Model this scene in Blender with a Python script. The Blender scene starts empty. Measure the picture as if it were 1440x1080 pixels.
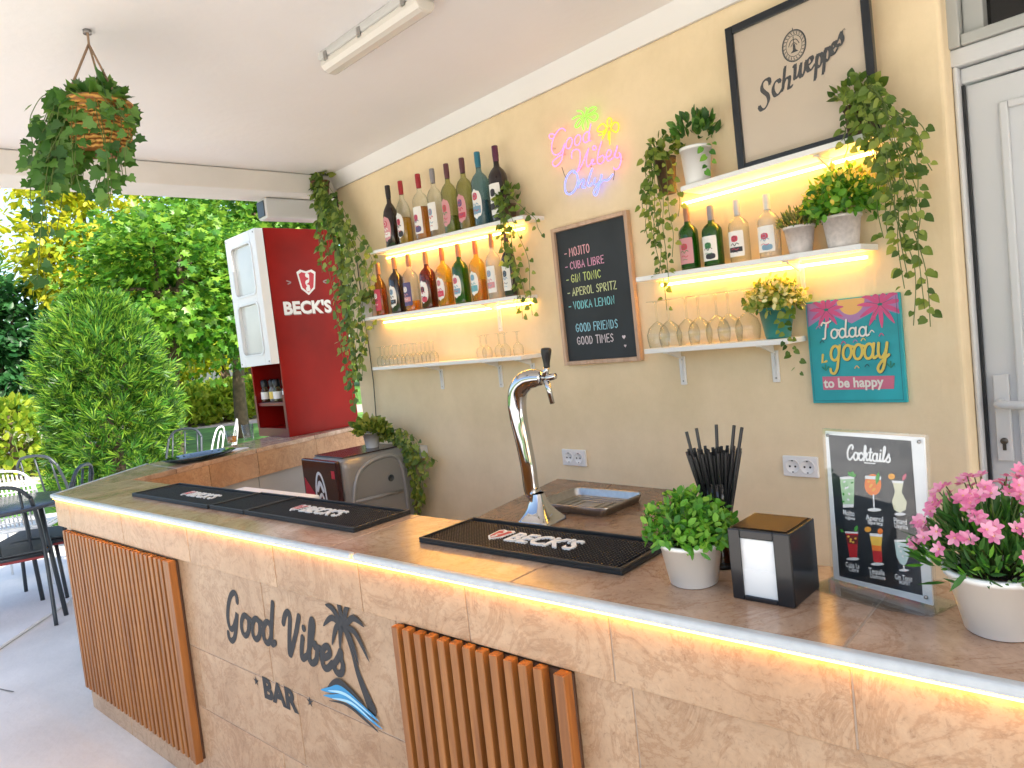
import bpy, bmesh, math, random
import numpy as np
from mathutils import Vector, Matrix, Quaternion

rnd = random.Random(7)
R_ = math.radians
scene = bpy.context.scene
col = scene.collection

# ------------------------------------------------------------------ camera
EYE = 1.415
YAW, PITCH, ROLL, FPX = R_(41.7), R_(-3.5), R_(-6.24), 1000.0
def cam_axes(y, p, r):
    cy, sy, cp, sp = math.cos(y), math.sin(y), math.cos(p), math.sin(p)
    f = np.array([-sy*cp, cy*cp, sp]); rt = np.array([cy, sy, 0.0]); up = np.cross(rt, f)
    cr, sr = math.cos(r), math.sin(r)
    return np.array([rt*cr+up*sr, -rt*sr+up*cr, f])
CM = cam_axes(YAW, PITCH, ROLL)
CC = np.array([0, 0, EYE])
cam_data = bpy.data.cameras.new("camera"); cam_data.sensor_width = 36.0; cam_data.lens = 25.0
cam_data.clip_start = 0.05; cam_data.clip_end = 500
cam = bpy.data.objects.new("camera", cam_data); col.objects.link(cam)
cam.matrix_world = Matrix(((CM[0][0], CM[1][0], -CM[2][0], 0), (CM[0][1], CM[1][1], -CM[2][1], 0),
                           (CM[0][2], CM[1][2], -CM[2][2], EYE), (0, 0, 0, 1)))
scene.camera = cam

# ------------------------------------------------------------------ light
SUN_EL, SUN_AZ = 42.0, 98.0           # azimuth clockwise from +Y: sun stands to the right (+X), behind the camera
w = bpy.data.worlds.new("World"); scene.world = w; w.use_nodes = True
nt = w.node_tree; nt.nodes.clear()
sky = nt.nodes.new("ShaderNodeTexSky"); sky.sky_type = 'NISHITA'; sky.sun_disc = False
sky.sun_elevation = R_(SUN_EL); sky.sun_rotation = R_(SUN_AZ); sky.air_density = 1.0; sky.dust_density = 2.5; sky.ozone_density = 1.0
bg = nt.nodes.new("ShaderNodeBackground"); bg.inputs[1].default_value = 0.15
wo = nt.nodes.new("ShaderNodeOutputWorld")
nt.links.new(sky.outputs[0], bg.inputs[0]); nt.links.new(bg.outputs[0], wo.inputs[0])
sl = bpy.data.lights.new("sun", 'SUN'); sl.energy = 3.5; sl.angle = R_(0.5); sl.color = (1.0, 0.93, 0.80)
so = bpy.data.objects.new("sun", sl); col.objects.link(so)
sd = Vector((math.sin(R_(SUN_AZ))*math.cos(R_(SUN_EL)), math.cos(R_(SUN_AZ))*math.cos(R_(SUN_EL)), math.sin(R_(SUN_EL))))
so.rotation_euler = (-sd).to_track_quat('-Z', 'Y').to_euler(); so.location = (0, 0, 30)
scene.view_settings.view_transform = 'Standard'; scene.view_settings.look = 'None'
scene.view_settings.gamma = 1.0; scene.view_settings.exposure = 1.42
scene.render.engine = 'CYCLES'
scene.cycles.use_denoising = True
try: scene.cycles.denoiser = 'OPENIMAGEDENOISE'
except Exception: pass
scene.cycles.transparent_max_bounces = 32; scene.cycles.max_bounces = 12
scene.cycles.diffuse_bounces = 6; scene.cycles.sample_clamp_indirect = 6.0
scene.cycles.caustics_reflective = False; scene.cycles.caustics_refractive = False

# ------------------------------------------------------------------ pixel -> place helpers
def ray(x, y): return CM.T @ np.array([(x-720)/FPX, -(y-540)/FPX, 1.0])
def _pl(x, y, ax, v):
    d = ray(x, y); t = (v-CC[ax])/d[ax]; return CC+t*d
def atX(x, y, v): return Vector(_pl(x, y, 0, v))
def atY(x, y, v): return Vector(_pl(x, y, 1, v))
def atZ(x, y, v): return Vector(_pl(x, y, 2, v))
WA = R_(6); W0 = np.array([-1.92, 2.378, 0]); WU = np.array([math.cos(WA), -math.sin(WA), 0]); WN = np.array([-math.sin(WA), -math.cos(WA), 0])
def wuz(x, y, d=0.0):                      # pixel -> (u, z) on the plane d in front of the rear wall
    r = ray(x, y); t = ((W0+WN*d-CC)@WN)/(r@WN); p = CC+t*r
    return float((p-W0)@WU), float(p[2])
def wpt(u, z, d=0.0): return Vector(W0+WU*u+WN*d+np.array([0, 0, z]))
WROT = -WA
def atU(x, y, u):
    r = ray(x, y); t = ((W0+WU*u-CC)@WU)/(r@WU); p = CC+t*r
    return float((p-W0)@WN), float(p[2])
def depth(p): return float((CM@(np.array(p)-CC))[2])

# ------------------------------------------------------------------ mesh builder
I4 = Matrix.Identity(4)
FRONT = Matrix(((1,0,0,0),(0,0,-1,0),(0,1,0,0),(0,0,0,1)))      # xy drawing -> xz plane facing -y
RIGHT = Matrix(((0,0,1,0),(1,0,0,0),(0,1,0,0),(0,0,0,1)))       # xy drawing -> yz plane facing +x
def T(x, y, z): return Matrix.Translation((x, y, z))
def RZ(a): return Matrix.Rotation(a, 4, 'Z')
def RX(a): return Matrix.Rotation(a, 4, 'X')
def RY(a): return Matrix.Rotation(a, 4, 'Y')
class MB:
    def __init__(s): s.v = []; s.f = []; s.m = []; s.mi = 0; s.sm = []
    def add(s, vs, fs, M=None, smooth=False):
        o = len(s.v)
        if M is not None: vs = [M @ Vector(p) for p in vs]
        s.v.extend([tuple(p) for p in vs])
        for f in fs:
            s.f.append(tuple(i+o for i in f)); s.m.append(s.mi); s.sm.append(smooth)
        return s
    def box(s, a, b, M=None):
        x0,y0,z0 = a; x1,y1,z1 = b
        return s.add([(x0,y0,z0),(x1,y0,z0),(x1,y1,z0),(x0,y1,z0),(x0,y0,z1),(x1,y0,z1),(x1,y1,z1),(x0,y1,z1)],
                     [(0,3,2,1),(4,5,6,7),(0,1,5,4),(1,2,6,5),(2,3,7,6),(3,0,4,7)], M)
    def lathe(s, prof, n=24, M=None, smooth=True, cap=True):
        vs = []; fs = []
        for r, z in prof:
            for i in range(n):
                a = 2*math.pi*i/n; vs.append((r*math.cos(a), r*math.sin(a), z))
        k = len(prof)
        for j in range(k-1):
            for i in range(n):
                i2 = (i+1) % n; fs.append((j*n+i, j*n+i2, (j+1)*n+i2, (j+1)*n+i))
        s.add(vs, fs, M, smooth)
        if cap:
            if prof[0][0] > 1e-6: s.add(vs[:n], [tuple(range(n-1, -1, -1))], M)
            if prof[-1][0] > 1e-6: s.add(vs[-n:], [tuple(range(n))], M)
        return s
    def tube(s, pts, r, n=8, M=None, cap=True, closed=False, flat=None):
        P = [Vector(p) for p in pts]; k = len(P)
        rs = r if isinstance(r, (list, tuple)) else [r]*k
        vs = []; fs = []; ref = None
        for i, p in enumerate(P):
            if closed: t = P[(i+1) % k]-P[i-1]
            else: t = P[min(i+1, k-1)]-P[max(i-1, 0)]
            if t.length < 1e-9: t = Vector((0,0,1))
            t.normalize()
            if ref is None:
                ref = Vector((0,0,1)) if abs(t.z) < .9 else Vector((1,0,0))
            a = ref-t*ref.dot(t)
            if a.length < 1e-6: a = t.orthogonal()
            a.normalize(); b = t.cross(a); ref = a
            for j in range(n):
                q = 2*math.pi*(j+.5)/n; vs.append(p+(a*math.cos(q)+b*math.sin(q))*rs[i])
        for i in range(k if closed else k-1):
            i2 = (i+1) % k
            for j in range(n):
                j2 = (j+1) % n; fs.append((i*n+j, i*n+j2, i2*n+j2, i2*n+j))
        if cap and not closed:
            fs.append(tuple(range(n-1, -1, -1))); fs.append(tuple((k-1)*n+j for j in range(n)))
        return s.add(vs, fs, M, True)
    def prism(s, poly, z0, z1, M=None):
        n = len(poly); vs = [(x, y, z0) for x, y in poly]+[(x, y, z1) for x, y in poly]
        fs = [tuple(range(n-1, -1, -1)), tuple(range(n, 2*n))]+[(i, (i+1) % n, n+(i+1) % n, n+i) for i in range(n)]
        return s.add(vs, fs, M)
    def ribbon(s, pts, wd, M=None, z0=0.0, rise=4e-4, cap=True):       # flat painted stroke
        P = [Vector((p[0], p[1])) for p in pts]; k = len(P); vs = []; fs = []
        ws = wd if isinstance(wd, (list, tuple)) else [wd]*k
        for i, p in enumerate(P):
            t = P[min(i+1, k-1)]-P[max(i-1, 0)]
            if t.length < 1e-9: t = Vector((1, 0))
            t.normalize(); nn = Vector((-t.y, t.x))*ws[i]; z = z0+rise*i/max(1, k-1)
            a = p-nn; b = p+nn; vs += [(a.x, a.y, z), (b.x, b.y, z)]
        for i in range(k-1): fs.append((2*i, 2*i+2, 2*i+3, 2*i+1))
        s.add(vs, fs, M)
        if cap:
            for i, sg in ((0, -1), (k-1, 1)):
                t = (P[min(i+1, k-1)]-P[max(i-1, 0)]).normalized(); a0 = math.atan2(t.y, t.x)
                z = z0+rise*i/max(1, k-1)
                fan = [(P[i].x+ws[i]*math.cos(a0+sg*0+(q/6-.5)*math.pi+(0 if sg > 0 else math.pi)),
                        P[i].y+ws[i]*math.sin(a0+(q/6-.5)*math.pi+(0 if sg > 0 else math.pi)), z) for q in range(7)]
                s.add(fan, [tuple(range(7))], M)
        return s
    def nib(s, pts, wx, wy, M=None, z0=0.0, rise=4e-4):                # broad-nib pen: the nib is a fixed slanted vector
        P = pts; k = len(P); vs = []; fs = []
        for i, p in enumerate(P):
            z = z0+rise*i/max(1, k-1); vs += [(p[0]-wx, p[1]-wy, z), (p[0]+wx, p[1]+wy, z)]
        for i in range(k-1):
            a, b = Vector(vs[2*i])-Vector(vs[2*i+2]), Vector(vs[2*i+1])-Vector(vs[2*i])
            fs.append((2*i, 2*i+2, 2*i+3, 2*i+1) if a.cross(b).z < 0 else (2*i, 2*i+1, 2*i+3, 2*i+2))
        return s.add(vs, fs, M)
    def poly(s, pts, M=None, z=0.0):
        return s.add([(p[0], p[1], z) for p in pts], [tuple(range(len(pts)))], M)
    def disc(s, x, y, r, M=None, z=0.0, n=16, ry=None):
        ry = ry or r
        return s.poly([(x+r*math.cos(2*math.pi*i/n), y+ry*math.sin(2*math.pi*i/n)) for i in range(n)], M, z)
    def text(s, txt, size, M, offset=0.0, depth=0.0, sx=1.0, shear=0.0, align='LEFT', res=3, spacing=1.0):
        cu = bpy.data.curves.new("t", 'FONT'); cu.body = txt; cu.size = size; cu.offset = offset; cu.extrude = depth
        cu.align_x = align; cu.resolution_u = res; cu.shear = shear; cu.space_character = spacing
        o = bpy.data.objects.new("t", cu); col.objects.link(o)
        dg = bpy.context.evaluated_depsgraph_get(); me = bpy.data.meshes.new_from_object(o.evaluated_get(dg))
        vs = [(v.co.x*sx, v.co.y, v.co.z) for v in me.vertices]; fs = [tuple(p.vertices) for p in me.polygons]
        s.add(vs, fs, M)
        bpy.data.objects.remove(o); bpy.data.curves.remove(cu); bpy.data.meshes.remove(me)
        return s
    def mesh(s, name, mats):
        me = bpy.data.meshes.new(name); me.from_pydata(s.v, [], s.f)
        for m in (mats if isinstance(mats, (list, tuple)) else [mats]): me.materials.append(m)
        me.polygons.foreach_set('material_index', s.m); me.polygons.foreach_set('use_smooth', s.sm)
        me.update(); return me
    def build(s, name, mats, parent=None, bevel=0.0, seg=2, loc=None, rot=None):
        o = bpy.data.objects.new(name, s.mesh(name, mats)); col.objects.link(o)
        if parent is not None: o.parent = parent
        if loc is not None: o.location = loc
        if rot is not None: o.rotation_euler = rot
        if bevel > 0:
            b = o.modifiers.new("bevel", 'BEVEL'); b.width = bevel; b.segments = seg; b.limit_method = 'ANGLE'; b.angle_limit = R_(40)
            b.harden_normals = False
        return o

def thing(name, label, cat, loc=(0, 0, 0), rz=0.0, group=None):
    o = bpy.data.objects.new(name, None); o.empty_display_size = .05; col.objects.link(o)
    o.location = loc; o.rotation_euler = (0, 0, rz); return tag(o, label, cat, group)
def tag(o, label=None, cat=None, group=None, kind=None):
    if label: o['label'] = label
    if cat: o['category'] = cat
    if group: o['group'] = group
    if kind: o['kind'] = kind
    return o
def copy_tree(o, parent=None):
    c = o.copy(); col.objects.link(c)
    if parent is not None: c.parent = parent
    for ch in list(o.children): copy_tree(ch, c)
    return c
def spline(pts, n=6, closed=False):
    P = [np.array(p, float) for p in pts]; k = len(P); out = []
    if k < 3 and not closed: return [tuple(p) for p in P]
    for i in range(k if closed else k-1):
        p0 = P[(i-1) % k] if closed or i > 0 else P[0]; p1 = P[i]; p2 = P[(i+1) % k]
        p3 = P[(i+2) % k] if closed or i+2 < k else P[-1]
        for j in range(n):
            t = j/n; out.append(tuple(.5*((2*p1)+(-p0+p2)*t+(2*p0-5*p1+4*p2-p3)*t*t+(-p0+3*p1-3*p2+p3)*t**3)))
    if not closed: out.append(tuple(P[-1]))
    return out

# ------------------------------------------------------------------ materials
def _new(name):
    m = bpy.data.materials.new(name); m.use_nodes = True; nt = m.node_tree; b = nt.nodes["Principled BSDF"]; return m, nt, b
def N(nt, typ, **kw):
    n = nt.nodes.new(typ)
    for k, v in kw.items():
        if k.startswith('i_'): n.inputs[int(k[2:])].default_value = v
        else: setattr(n, k, v)
    return n
def L(nt, a, b): nt.links.new(a, b)
def mat(name, c, rough=.5, metal=0.0, coat=0.0, var=0.0, scale=20.0, bump=0.0, bscale=60.0, emit=None, es=1.0, spec=.5):
    m, nt, b = _new(name)
    b.inputs['Base Color'].default_value = (*c, 1); b.inputs['Roughness'].default_value = rough; b.inputs['Metallic'].default_value = metal
    b.inputs['Coat Weight'].default_value = coat; b.inputs['Specular IOR Level'].default_value = spec
    if var or bump:
        tc = N(nt, "ShaderNodeTexCoord")
        if var:
            nz = N(nt, "ShaderNodeTexNoise"); nz.inputs['Scale'].default_value = scale; nz.inputs['Detail'].default_value = 6; L(nt, tc.outputs['Object'], nz.inputs['Vector'])
            r = N(nt, "ShaderNodeValToRGB"); r.color_ramp.elements[0].position = .3; r.color_ramp.elements[1].position = .7
            r.color_ramp.elements[0].color = (*[x*(1-var) for x in c], 1); r.color_ramp.elements[1].color = (*[min(1, x*(1+var)) for x in c], 1)
            L(nt, nz.outputs[0], r.inputs[0]); L(nt, r.outputs[0], b.inputs['Base Color'])
        if bump:
            n2 = N(nt, "ShaderNodeTexNoise"); n2.inputs['Scale'].default_value = bscale; n2.inputs['Detail'].default_value = 5; L(nt, tc.outputs['Object'], n2.inputs['Vector'])
            bp = N(nt, "ShaderNodeBump"); bp.inputs['Strength'].default_value = bump; bp.inputs['Distance'].default_value = .01
            L(nt, n2.outputs[0], bp.inputs['Height']); L(nt, bp.outputs[0], b.inputs['Normal'])
    if emit:
        b.inputs['Emission Color'].default_value = (*emit, 1); b.inputs['Emission Strength'].default_value = es
    return m
def glass(name, tint, rough=.03, body=0.0, bodycol=(1, 1, 1), f0=.06, edge=.45):
    """thin glass shell: tinted see-through plus a Fresnel gloss, and a little body colour"""
    m, nt, b = _new(name); nt.nodes.remove(b); out = nt.nodes["Material Output"]
    tr = N(nt, "ShaderNodeBsdfTransparent"); tr.inputs[0].default_value = (*tint, 1)
    gl = N(nt, "ShaderNodeBsdfGlossy"); gl.inputs[1].default_value = rough
    le_ = N(nt, "ShaderNodeLayerWeight"); le_.inputs[0].default_value = .5; pe = N(nt, "ShaderNodeMath", operation='POWER'); pe.inputs[1].default_value = 2.2; L(nt, le_.outputs['Facing'], pe.inputs[0])
    tm = N(nt, "ShaderNodeMix", data_type='RGBA'); tm.inputs[6].default_value = (*tint, 1); tm.inputs[7].default_value = (*[x**2.5*edge for x in tint], 1); L(nt, pe.outputs[0], tm.inputs[0]); L(nt, tm.outputs[2], tr.inputs[0])
    lw = N(nt, "ShaderNodeLayerWeight"); lw.inputs[0].default_value = .5
    pw = N(nt, "ShaderNodeMath", operation='POWER'); pw.inputs[1].default_value = 4.0; L(nt, lw.outputs['Facing'], pw.inputs[0])
    mr = N(nt, "ShaderNodeMapRange"); mr.inputs[3].default_value = f0; mr.inputs[4].default_value = .9; L(nt, pw.outputs[0], mr.inputs[0])
    mx = N(nt, "ShaderNodeMixShader"); L(nt, mr.outputs[0], mx.inputs[0])
    src = tr.outputs[0]
    if body > 0:
        df = N(nt, "ShaderNodeBsdfDiffuse"); df.inputs[0].default_value = (*bodycol, 1)
        tl = N(nt, "ShaderNodeBsdfTranslucent"); tl.inputs[0].default_value = (*bodycol, 1)
        a = N(nt, "ShaderNodeMixShader"); a.inputs[0].default_value = .5; L(nt, df.outputs[0], a.inputs[1]); L(nt, tl.outputs[0], a.inputs[2])
        m2 = N(nt, "ShaderNodeMixShader"); m2.inputs[0].default_value = body; L(nt, tr.outputs[0], m2.inputs[1]); L(nt, a.outputs[0], m2.inputs[2]); src = m2.outputs[0]
    L(nt, src, mx.inputs[1]); L(nt, gl.outputs[0], mx.inputs[2]); L(nt, mx.outputs[0], out.inputs[0]); return m
def leaf_mat(name, c1, c2, c3=None, trans=.35, rough=.45):
    """leaf: colour varies from leaf to leaf, light passes through"""
    m, nt, b = _new(name); out = nt.nodes["Material Output"]
    g = N(nt, "ShaderNodeNewGeometry"); r = N(nt, "ShaderNodeValToRGB")
    r.color_ramp.elements[0].color = (*c1, 1); r.color_ramp.elements[1].color = (*c2, 1)
    if c3:
        e = r.color_ramp.elements.new(.5); e.color = (*c2, 1); r.color_ramp.elements[2].color = (*c3, 1)
    L(nt, g.outputs['Random Per Island'], r.inputs[0]); L(nt, r.outputs[0], b.inputs['Base Color'])
    b.inputs['Roughness'].default_value = rough
    tl = N(nt, "ShaderNodeBsdfTranslucent"); hs = N(nt, "ShaderNodeHueSaturation"); hs.inputs['Value'].default_value = 1.5; hs.inputs['Hue'].default_value = .485
    L(nt, r.outputs[0], hs.inputs['Color']); L(nt, hs.outputs[0], tl.inputs[0])
    mx = N(nt, "ShaderNodeMixShader"); mx.inputs[0].default_value = trans
    L(nt, b.outputs[0], mx.inputs[1]); L(nt, tl.outputs[0], mx.inputs[2]); L(nt, mx.outputs[0], out.inputs[0]); return m
def emit(name, c, s):
    m, nt, b = _new(name); nt.nodes.remove(b); e = N(nt, "ShaderNodeEmission"); e.inputs[0].default_value = (*c, 1); e.inputs[1].default_value = s
    L(nt, e.outputs[0], nt.nodes["Material Output"].inputs[0]); return m
def stone(name, dark, mid, light, scale=3.0, rough=.35, bump=.08):
    """travertine: clouded bands, wandering veins, fine grain and small pits; every tile (island) is cut from another place"""
    m, nt, b = _new(name); tc = N(nt, "ShaderNodeTexCoord"); g = N(nt, "ShaderNodeNewGeometry")
    ad = N(nt, "ShaderNodeVectorMath", operation='ADD'); sc = N(nt, "ShaderNodeVectorMath", operation='SCALE'); sc.inputs[3].default_value = 11.0
    cb = N(nt, "ShaderNodeCombineXYZ")
    for i in range(3): L(nt, g.outputs['Random Per Island'], cb.inputs[i])
    L(nt, cb.outputs[0], sc.inputs[0]); L(nt, tc.outputs['Object'], ad.inputs[0]); L(nt, sc.outputs[0], ad.inputs[1])
    def noise(s_, d, r, dist):
        n = N(nt, "ShaderNodeTexNoise"); n.inputs['Scale'].default_value = s_; n.inputs['Detail'].default_value = d; n.inputs['Roughness'].default_value = r; n.inputs['Distortion'].default_value = dist
        L(nt, ad.outputs[0], n.inputs['Vector']); return n
    n1 = noise(scale, 13, .74, .7)
    r = N(nt, "ShaderNodeValToRGB"); e = r.color_ramp.elements; e[0].position = .30; e[0].color = (*dark, 1); e[1].position = .72; e[1].color = (*light, 1)
    k = e.new(.50); k.color = (*mid, 1)
    L(nt, n1.outputs[0], r.inputs[0])
    n2 = noise(scale*1.6, 10, .70, 1.4)          # veins: thin dark threads where this noise crosses its middle
    ab = N(nt, "ShaderNodeMath", operation='SUBTRACT'); ab.inputs[1].default_value = .5; L(nt, n2.outputs[0], ab.inputs[0])
    a2 = N(nt, "ShaderNodeMath", operation='ABSOLUTE'); L(nt, ab.outputs[0], a2.inputs[0])
    r2 = N(nt, "ShaderNodeValToRGB"); e = r2.color_ramp.elements; e[0].position = .0; e[0].color = (.74, .63, .54, 1); e[1].position = .035; e[1].color = (1, 1, 1, 1)
    L(nt, a2.outputs[0], r2.inputs[0])
    n3 = noise(70, 6, .78, .8)                    # grain and pits
    r3 = N(nt, "ShaderNodeValToRGB"); e = r3.color_ramp.elements; e[0].position = .30; e[0].color = (.52, .42, .35, 1); e[1].position = .45; e[1].color = (.96, .96, .96, 1)
    k3 = e.new(.70); k3.color = (1.12, 1.10, 1.07, 1)
    L(nt, n3.outputs[0], r3.inputs[0])
    mu = N(nt, "ShaderNodeMix", data_type='RGBA', blend_type='MULTIPLY'); mu.inputs[0].default_value = .75
    L(nt, r.outputs[0], mu.inputs[6]); L(nt, r2.outputs[0], mu.inputs[7])
    m2 = N(nt, "ShaderNodeMix", data_type='RGBA', blend_type='MULTIPLY'); m2.inputs[0].default_value = .75
    L(nt, mu.outputs[2], m2.inputs[6]); L(nt, r3.outputs[0], m2.inputs[7])
    tn = N(nt, "ShaderNodeMapRange"); tn.inputs[3].default_value = .90; tn.inputs[4].default_value = 1.10
    L(nt, g.outputs['Random Per Island'], tn.inputs[0])
    m3 = N(nt, "ShaderNodeVectorMath", operation='SCALE'); L(nt, m2.outputs[2], m3.inputs[0]); L(nt, tn.outputs[0], m3.inputs[3])
    L(nt, m3.outputs[0], b.inputs['Base Color'])
    rr = N(nt, "ShaderNodeMapRange"); rr.inputs[3].default_value = rough*.75; rr.inputs[4].default_value = rough*1.5; L(nt, n1.outputs[0], rr.inputs[0]); L(nt, rr.outputs[0], b.inputs['Roughness'])
    bp = N(nt, "ShaderNodeBump"); bp.inputs['Strength'].default_value = bump; bp.inputs['Distance'].default_value = .004; L(nt, n3.outputs[0], bp.inputs['Height']); L(nt, bp.outputs[0], b.inputs['Normal'])
    return m
def wood(name, c1, c2, axis='Z', scale=14.0, rough=.45):
    m, nt, b = _new(name); tc = N(nt, "ShaderNodeTexCoord"); mp = N(nt, "ShaderNodeMapping"); g = N(nt, "ShaderNodeNewGeometry")
    s = [scale*4]*3; s['XYZ'.index(axis)] = scale*.22; mp.inputs['Scale'].default_value = s
    cb = N(nt, "ShaderNodeCombineXYZ"); sc = N(nt, "ShaderNodeVectorMath", operation='SCALE'); sc.inputs[3].default_value = 9
    for i in range(3): L(nt, g.outputs['Random Per Island'], cb.inputs[i])
    L(nt, cb.outputs[0], sc.inputs[0]); L(nt, sc.outputs[0], mp.inputs['Location'])
    L(nt, tc.outputs['Object'], mp.inputs['Vector'])
    nz = N(nt, "ShaderNodeTexNoise"); nz.inputs['Scale'].default_value = 1; nz.inputs['Detail'].default_value = 6; nz.inputs['Distortion'].default_value = .6; L(nt, mp.outputs[0], nz.inputs['Vector'])
    r = N(nt, "ShaderNodeValToRGB"); r.color_ramp.elements[0].position = .3; r.color_ramp.elements[0].color = (*c1, 1); r.color_ramp.elements[1].position = .7; r.color_ramp.elements[1].color = (*c2, 1)
    L(nt, nz.outputs[0], r.inputs[0]); L(nt, r.outputs[0], b.inputs['Base Color']); b.inputs['Roughness'].default_value = rough
    bp = N(nt, "ShaderNodeBump"); bp.inputs['Strength'].default_value = .15; bp.inputs['Distance'].default_value = .002; L(nt, nz.outputs[0], bp.inputs['Height']); L(nt, bp.outputs[0], b.inputs['Normal'])
    return m
def plaster(name, c):
    """trowelled plaster: fine grain, vertical drag marks and faint stains"""
    m, nt, b = _new(name); tc = N(nt, "ShaderNodeTexCoord"); mp = N(nt, "ShaderNodeMapping"); mp.inputs['Scale'].default_value = (42, 42, 9)
    L(nt, tc.outputs['Object'], mp.inputs[0])
    n1 = N(nt, "ShaderNodeTexNoise"); n1.inputs['Scale'].default_value = 1; n1.inputs['Detail'].default_value = 7; n1.inputs['Roughness'].default_value = .6; L(nt, mp.outputs[0], n1.inputs['Vector'])
    n2 = N(nt, "ShaderNodeTexNoise"); n2.inputs['Scale'].default_value = 2.6; n2.inputs['Detail'].default_value = 10; n2.inputs['Roughness'].default_value = .68; L(nt, tc.outputs['Object'], n2.inputs['Vector'])
    r = N(nt, "ShaderNodeValToRGB"); e = r.color_ramp.elements; e[0].position = .3; e[1].position = .7
    e[0].color = (*[x*q for x, q in zip(c, (.88, .86, .80))], 1); e[1].color = (*[min(1, x*1.05) for x in c], 1)
    L(nt, n2.outputs[0], r.inputs[0]); L(nt, r.outputs[0], b.inputs['Base Color']); b.inputs['Roughness'].default_value = .75; b.inputs['Specular IOR Level'].default_value = .3
    bp = N(nt, "ShaderNodeBump"); bp.inputs['Strength'].default_value = .75; bp.inputs['Distance'].default_value = .004; L(nt, n1.outputs[0], bp.inputs['Height']); L(nt, bp.outputs[0], b.inputs['Normal'])
    return m

M = {}
M['wall'] = plaster('cream_plaster', (.85, .69, .47))
M['ceiling'] = mat('ceiling_paint', (.80, .785, .78), .85, var=.03, scale=1.5, bump=.12, bscale=25)
M['beam'] = mat('beam_paint', (.72, .69, .66), .85, var=.06, scale=3, bump=.1, bscale=40)
M['band_tile'] = stone('travertine_front', (.35, .215, .12), (.435, .285, .172), (.53, .375, .245), 3.4, .33)
M['top_tile'] = stone('travertine_top', (.30, .175, .11), (.48, .325, .225), (.66, .51, .40), 2.6, .17)
M['inner_tile'] = stone('travertine_inner', (.36, .19, .09), (.46, .26, .13), (.55, .34, .19), 3.0, .4)
M['grout'] = mat('grout', (.46, .36, .28), .9)
M['work_tile'] = stone('work_tile', (.15, .085, .05), (.23, .14, .085), (.34, .23, .16), 3.0, .18)
M['white'] = mat('white_paint', (.80, .79, .78), .4)
M['pvc'] = mat('white_pvc', (.62, .63, .65), .3, coat=.1)
M['trim'] = mat('pale_trim', (.50, .53, .55), .3, var=.06, scale=60)
M['chrome'] = mat('chrome', (.52, .52, .53), .06, 1.0)
M['steel'] = mat('brushed_steel', (.42, .41, .40), .28, 1.0, var=.1, scale=60)
M['black'] = mat('black_plastic', (.012, .012, .014), .35)
M['rubber'] = mat('black_rubber', (.014, .015, .017), .5)
M['paper'] = mat('white_paper', (.88, .88, .88), .8)
M['ink'] = mat('charcoal_paint', (.025, .027, .032), .7)
M['slat'] = wood('teak_slat', (.20, .066, .014), (.37, .145, .034), 'Z')
M['led'] = emit('warm_led', (1.0, .46, .055), 36.0)
M['led_bar'] = emit('warm_led_bar', (1.0, .43, .028), 21.0)
M['red'] = mat('red_enamel', (.26, .006, .004), .30, var=.25, scale=2.2, spec=.18)
M['dark_red'] = mat('dark_red_enamel', (.16, .01, .02), .35)
M['darkmetal'] = mat('anthracite_metal', (.045, .055, .065), .4, .3)
M['cord'] = mat('black_cord', (.02, .02, .02), .6)

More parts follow.
